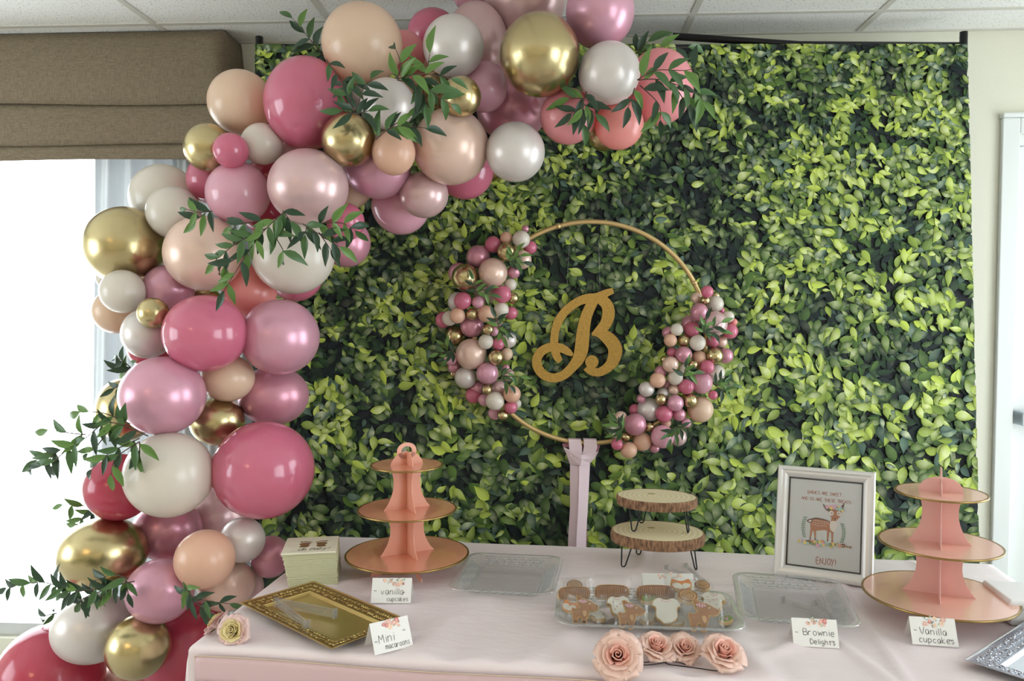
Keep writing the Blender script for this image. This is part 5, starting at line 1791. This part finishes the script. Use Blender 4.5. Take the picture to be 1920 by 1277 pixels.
def cookie(kind, px, py, z, wpx, tilt, rz, label, seed, wrap=(1.25, 1.3), z_in=0):
    """px,py photo pixel of the cookie centre at height z above the table"""
    p = on_table(px, py, z)
    k = wpx * p.y / F / 10.0 / 2 * 2
    t = thing(kind + '_cookie', label, 'cookie', p, (math.radians(tilt), 0, rz), 'wrapped decorated cookies on the clear tray')
    s = wpx * p.y / F / 11.0
    th = .010
    P_ = dict(fawn=FAWN, onesie=ONESIE, log=LOGP, fox=FOX, leaf_shaped=LEAFP).get(kind)
    if kind == 'wood_slice':
        base = [(4.8 * s * math.cos(a * math.pi / 16), 4.2 * s * math.sin(a * math.pi / 16)) for a in range(32)]
        ins = [(x * .95, y * .95) for x, y in base]
    else:
        base = grow(poly_s(P_, s), .0016)
        ins = poly_s(P_, s)
    obj('biscuit', bevelled(prism(base, 0, th), .0012, 1), M_dough, t)
    zi = th + .0002
    def icing(poly, c, dz=.002, nm='icing', zz=0):
        return obj(nm, bevelled(prism(poly, zi + zz - .0008, zi + dz + zz), .0006, 1), M_ice[c], t, smooth=False)
    def dots(pts, c, r, nm, zz=.0022, flat=.5):
        ms = []
        for x, y in pts:
            v, f = lathe([(r, 0), (r * .8, r * flat * .7), (.0004, r * flat)], 8)
            ms.append(([(a + x * s, b + y * s, q + zi + zz) for a, b, q in v], f))
        obj(nm, join(*ms), M_ice[c], t)
    if kind == 'fawn':
        icing(ins, 'brown')
        icing(poly_s([(-.6, -.2), (.7, -.2), (.9, -1.8), (.1, -2.6), (-.6, -1.6)], s), 'tan', .0016, 'chest', .0018)
        icing(poly_s([(-4.3, -4.5), (-2.9, -4.5), (-3.0, -3.9), (-4.2, -3.9)], s, 1), 'dark', .0012, 'hoof', .0018)
        icing(poly_s([(-.8, -4.8), (.5, -4.8), (.5, -4.1), (-.8, -4.1)], s, 1), 'dark', .0012, 'hoof', .0018)
        dots([(-3.6, -.4), (-3.2, -.9), (-2.8, -.3), (-2.3, -.8), (-1.9, -.3), (-4.0, -1)], 'white', .0007, 'fawn_spots')
        dots([(-2.0, 3.6), (-1.2, 3.9), (-.2, 3.7), (.6, 3.4), (-1.2, 3.2), (-.3, 3.1)], 'rose', .0028, 'flower_crown', flat=.8)
        dots([(-2.5, 3.3), (1.1, 3.3)], 'green', .0020, 'crown_leaf', flat=.8)
        dots([(2.2, 2.6)], 'white', .0022, 'eye_patch', zz=.002, flat=.3); dots([(2.3, 2.5)], 'dark', .0011, 'eye', zz=.0026)
        dots([(5.0, 1.8)], 'dark', .0015, 'nose')
    elif kind == 'onesie':
        icing(ins, 'white')
        if seed % 2 == 0:
            dots([(-2, 2), (1.4, 1.8), (-1, 0), (1.8, -1), (-2, -1.2), (0, -2.6), (.4, 1.0)], 'pink', .0018, 'pink_dots', flat=.3)
        obj('collar', slab_stroke([(x * s, y * s) for x, y in ((-1.6, 3.7), (-.6, 3.0), (.6, 3.0), (1.6, 3.7))], .0005, zi + .0018, zi + .003), M_ice['rose'], t)
    elif kind == 'log':
        icing(ins, 'bark')
        ms = []
        for k in range(17):
            x = (-4.9 + 9.8 * k / 16) * s
            ms.append(slab_stroke([(x, -1.6 * s), (x + .0006, 0), (x, 1.9 * s)], .0009, zi + .0018, zi + .0034))
        obj('bark_ridges', join(*ms), M_ice['ridge'], t, kind='stuff')
    elif kind == 'wood_slice':
        icing(ins, 'ring'); 
        for q, c_ in ((.86, 'tan'), (.62, 'ring'), (.55, 'tan'), (.34, 'ring'), (.28, 'tan')):
            icing([(x * q, y * q) for x, y in ins], c_, .0022 + .0003 * (1 - q) * 5, 'growth_ring')
    elif kind == 'fox':
        icing(ins, 'orange')
        icing(poly_s([(-3.6, -.2), (-1.5, .4), (0, -.6), (-.2, -2.8), (-2.8, -2.0)], s), 'white', .0014, 'cheek', .0018)
        icing(poly_s([(3.6, -.2), (1.5, .4), (.3, -.6), (.4, -2.8), (2.8, -1.8)], s), 'white', .0014, 'cheek', .0018)
    elif kind == 'leaf_shaped':
        icing(ins, 'green' if seed % 2 else 'white')
        dots([(-1, 0), (1, .6), (0, -1)], 'rose', .003, 'flower', flat=.6)
    if wrap:
        wrapper(t, 5.4 * s * wrap[0], 4.6 * s * wrap[1], -.001, th + .007, seed * 7.3)
    return t
R_ = math.radians
CK = [
 ('log', 1076, 1115, .030, 58, 58, R_(4), 'brown bark-striped log cookie at the left back of the tray', 1),
 ('log', 1147, 1112, .032, 62, 62, R_(-4), 'brown bark-striped log cookie in the middle back of the tray', 2),
 ('log', 1229, 1115, .030, 70, 55, R_(-2), 'brown bark-striped log cookie right of the middle, beneath the floral card', 3),
 ('wood_slice', 1077, 1103, .040, 36, 25, 0, 'tan wood slice cookie poking up behind the left log cookie', 4),
 ('wood_slice', 1289, 1123, .038, 44, 22, 0, 'round wood slice cookie with brown rings right of the log cookies', 5),
 ('wood_slice', 1316, 1103, .034, 34, 20, 0, 'wood slice cookie at the back right corner of the tray', 6),
 ('fox', 1277, 1101, .046, 52, 30, R_(-6), 'orange and white fox cookie at the back of the tray', 7),
 ('fox', 1072, 1141, .026, 46, 35, R_(-40), 'orange and white fox cookie under the leftmost fawn cookie', 8),
 ('onesie', 1160, 1142, .028, 54, 38, R_(8), 'white onesie cookie with pink dots behind the middle fawn', 10),
 ('onesie', 1249, 1150, .034, 66, 42, R_(-6), 'large plain white onesie cookie between two fawn cookies', 11),
 ('onesie', 1336, 1135, .028, 56, 30, R_(-25), 'white onesie cookie with pink dots at the right end of the tray', 12),
 ('leaf_shaped', 1360, 1168, .014, 36, 12, R_(10), 'green leafy cookie at the right front corner of the tray', 13),
 ('leaf_shaped', 1214, 1128, .020, 44, 15, R_(30), 'green leafy cookie partly hidden behind the large onesie cookie', 15),
 ('leaf_shaped', 1265, 1174, .010, 44, 8, R_(0), 'white floral cookie under the front edge of the large onesie', 14),
 ('fawn', 1096, 1147, .038, 52, 55, R_(-6), 'brown fawn cookie with flower crown, leftmost of the three', 21),
 ('fawn', 1183, 1155, .036, 52, 55, R_(-3), 'brown fawn cookie with flower crown, in the middle of the tray', 22),
 ('fawn', 1318, 1157, .036, 60, 55, R_(-4), 'brown fawn cookie with flower crown, rightmost of the three', 23),
 ('onesie', 1120, 1160, .010, 44, 6, R_(40), 'white cookie lying flat beneath the left fawn cookies', 31),
 ('onesie', 1215, 1165, .010, 44, 6, R_(-30), 'white cookie lying flat between middle fawn and large onesie', 33),
]
for row in CK: cookie(*row)
place_card((1206, 1112), (1302, 1113), .1, .050, [], 'white floral tent card standing behind the cookies, writing hidden', 17, back_sp=.02)

# ------------------------------------------------------------------ roses
def petal_mesh(m, r0, r1, h, half, curl, seed, cup=0.0, pointed=.22):
    nu, nv = 8, 7
    v, f = [], []
    for side in (0, 1):
        for j in range(nv + 1):
            t = j / nv
            for i in range(nu + 1):
                u = -1 + 2 * i / nu
                wN = math.sin(math.pi * min(1, .18 + t * .62)) ** .6
                an = half * u * wN
                hh = h * t * (1 - pointed * abs(u) ** 2.2)
                r = r0 + (r1 - r0) * t ** 1.5
                # rim rolls outwards
                roll = max(0, t - .68) / .32
                r += curl * roll ** 1.6 * (1 + .3 * abs(u))
                z = hh - curl * .55 * roll ** 2 
                r += .0014 * noise.noise(Vector((u * 2.3, t * 3, seed))) * 2
                rr_ = r - (.0009 if side else 0)
                v.append((rr_ * math.cos(an), rr_ * math.sin(an), z))
    st_ = (nu + 1) * (nv + 1)
    for s in range(2):
        for j in range(nv):
            for i in range(nu):
                a = s * st_ + j * (nu + 1) + i
                q = (a, a + 1, a + nu + 2, a + nu + 1)
                f.append(q if s == 0 else q[::-1])
    for i in range(nu):
        a = nv * (nu + 1) + i
        f.append((a, a + 1, a + 1 + st_, a + st_))
    d = bpy.data.meshes.new('petal'); d.from_pydata(v, [], f); d.update()
    d.polygons.foreach_set('use_smooth', [True] * len(d.polygons)); d.materials.append(m)
    return d
def petal_mat(name, c):
    m = latex(name, c, .6, .28)
    return m
M_pet = petal_mat('rose_foam_peach', rgb(246, 216, 202)); M_pet2 = petal_mat('rose_foam_peach_inner', rgb(246, 198, 182))
M_petw = petal_mat('rose_blush_outer', rgb(244, 216, 210)); M_petc = petal_mat('rose_cream_heart', rgb(238, 224, 172))
M_green = mat('leaf_green_felt', rgb(58, 78, 54), .8)
pet_cache = {}
def rose(px, py, wpx, aim, label, outer, inner, seed, nl=5, group=None, leaves=True, zc_=None, spin=0, inner_rings=2):
    p0 = on_table(px, py + 0, 0)
    R = wpx * p0.y / F
    zc0 = R * .60 if zc_ is None else zc_
    p = on_table(px, py, zc0)
    R = wpx * p.y / F
    ax = Vector(aim).normalized()
    t = thing('rose', label, 'flower', p - ax * R * .35, (0, 0, 0), group)
    t.rotation_euler = (ax.to_track_quat('Z', 'Y').to_matrix() @ Matrix.Rotation(spin, 3, 'Z')).to_euler()
    rr = random.Random(seed)
    # rolled heart
    sp_ = []
    n = 46
    v, f = [], []
    for k in range(n + 1):
        a = k * .30
        r = R * (.035 + .23 * k / n)
        for zz_ in (0.0, .55, .80 - .10 * (k / n)):
            flare_ = 1 + .12 * (zz_ > .6)
            v.append((r * flare_ * math.cos(a), r * flare_ * math.sin(a), R * zz_))
    for k in range(n):
        for q in range(2):
            a = 3 * k + q
            f.append((a, a + 3, a + 4, a + 1))
    h = obj('heart', (v, f), inner, t, smooth=True)
    md = h.modifiers.new('thickness', 'SOLIDIFY'); md.thickness = R * .022
    rings = [(3, .16, .28, .80, 1.15, .03, inner), (3, .22, .40, .78, 1.15, .05, inner), (4, .27, .56, .72, 1.0, .09, outer), (5, .30, .72, .62, .88, .14, outer), (5, .30, .86, .48, .82, .18, outer)]
    for ri, (cnt, r0, r1, hh, half, cu_, m_) in enumerate(rings[:nl]):
        if ri < inner_rings: m_ = inner
        key = (ri, round(R, 4), m_.name)
        if key not in pet_cache:
            pet_cache[key] = [petal_mesh(m_, r0 * R, r1 * R, hh * R, half, cu_ * R, ri * 3.1 + q, pointed=.12 + .05 * ri) for q in range(2)]
        for k in range(cnt):
            o = bpy.data.objects.new('petal', pet_cache[key][k % 2])
            link(o, t)
            o.rotation_euler = (rr.uniform(-.06, .06), rr.uniform(-.08, .08), 2 * math.pi * (k + .5 * (ri % 2)) / cnt + rr.uniform(-.15, .15))
            s = rr.uniform(.95, 1.06); o.scale = (s, s, s)
    obj('calyx', lathe([(.0005, -R * .06), (R * .16, -R * .02), (R * .24, R * .06), (R * .2, R * .09), (.0005, R * .09)], 14), M_green, t, smooth=True)
    if leaves:
        for k in range(3):
            ls = R * .6
            pl = [(0, 0), (.4, .26), (.8, .2), (1.1, 0), (.8, -.2), (.4, -.26)]
            v, f = prism([(x * ls + R * .1, y * ls) for x, y in pl], -.0006, .0006)
            o = obj('leaf', (v, f), M_green, t, rot=(0, -.25, 2.1 * k + 1.2))
    return t
g_ = 'peach foam roses along the front table edge'
rose(1158, 1230, 46, (-.10, -.80, .62), 'largest peach foam rose, leftmost of the four at the front edge', M_pet, M_pet2, 1, group=g_, leaves=False)
rose(1232, 1213, 37, (.12, -.35, .95), 'peach foam rose second from the left, open upwards', M_pet, M_pet2, 2, group=g_, leaves=False, spin=.7)
rose(1284, 1216, 32, (.05, -.55, .85), 'smallest peach foam rose, third from the left', M_pet, M_pet2, 3, group=g_, leaves=False, spin=.3)
rose(1356, 1223, 42, (.18, -.50, .88), 'peach foam rose, rightmost of the four at the front edge', M_pet, M_pet2, 4, group=g_, leaves=False, spin=1.1)
g2 = 'blush roses at the left table corner'
rose(437, 1182, 31, (-.15, -.85, .40), 'blush rose with cream heart facing forward at the left table corner', M_petw, M_petc, 5, group=g2, spin=.4, inner_rings=3)
rose(405, 1168, 27, (-.75, .10, .62), 'blush rose facing the balloons, behind the cream-hearted one', M_petw, M_petc, 6, group=g2, inner_rings=3)
w = [on_table(1117, 1232, .006), on_table(1125, 1250, .004), on_table(1200, 1243, .003), on_table(1240, 1240, .006), on_table(1255, 1246, .003), on_table(1300, 1252, .003), on_table(1345, 1258, .003), on_table(1372, 1256, .004)]
w2 = [on_table(1190, 1248, .003), on_table(1225, 1246, .005), on_table(1262, 1240, .004), on_table(1285, 1246, .003)]
o = obj('wire_stem', join(tube(smooth_path(w, 6), .0011, 6), tube(smooth_path(w2, 6), .0011, 6)), M_wire, smooth=True)
tag(o, 'dark green wire joining the four peach foam roses', 'wire')
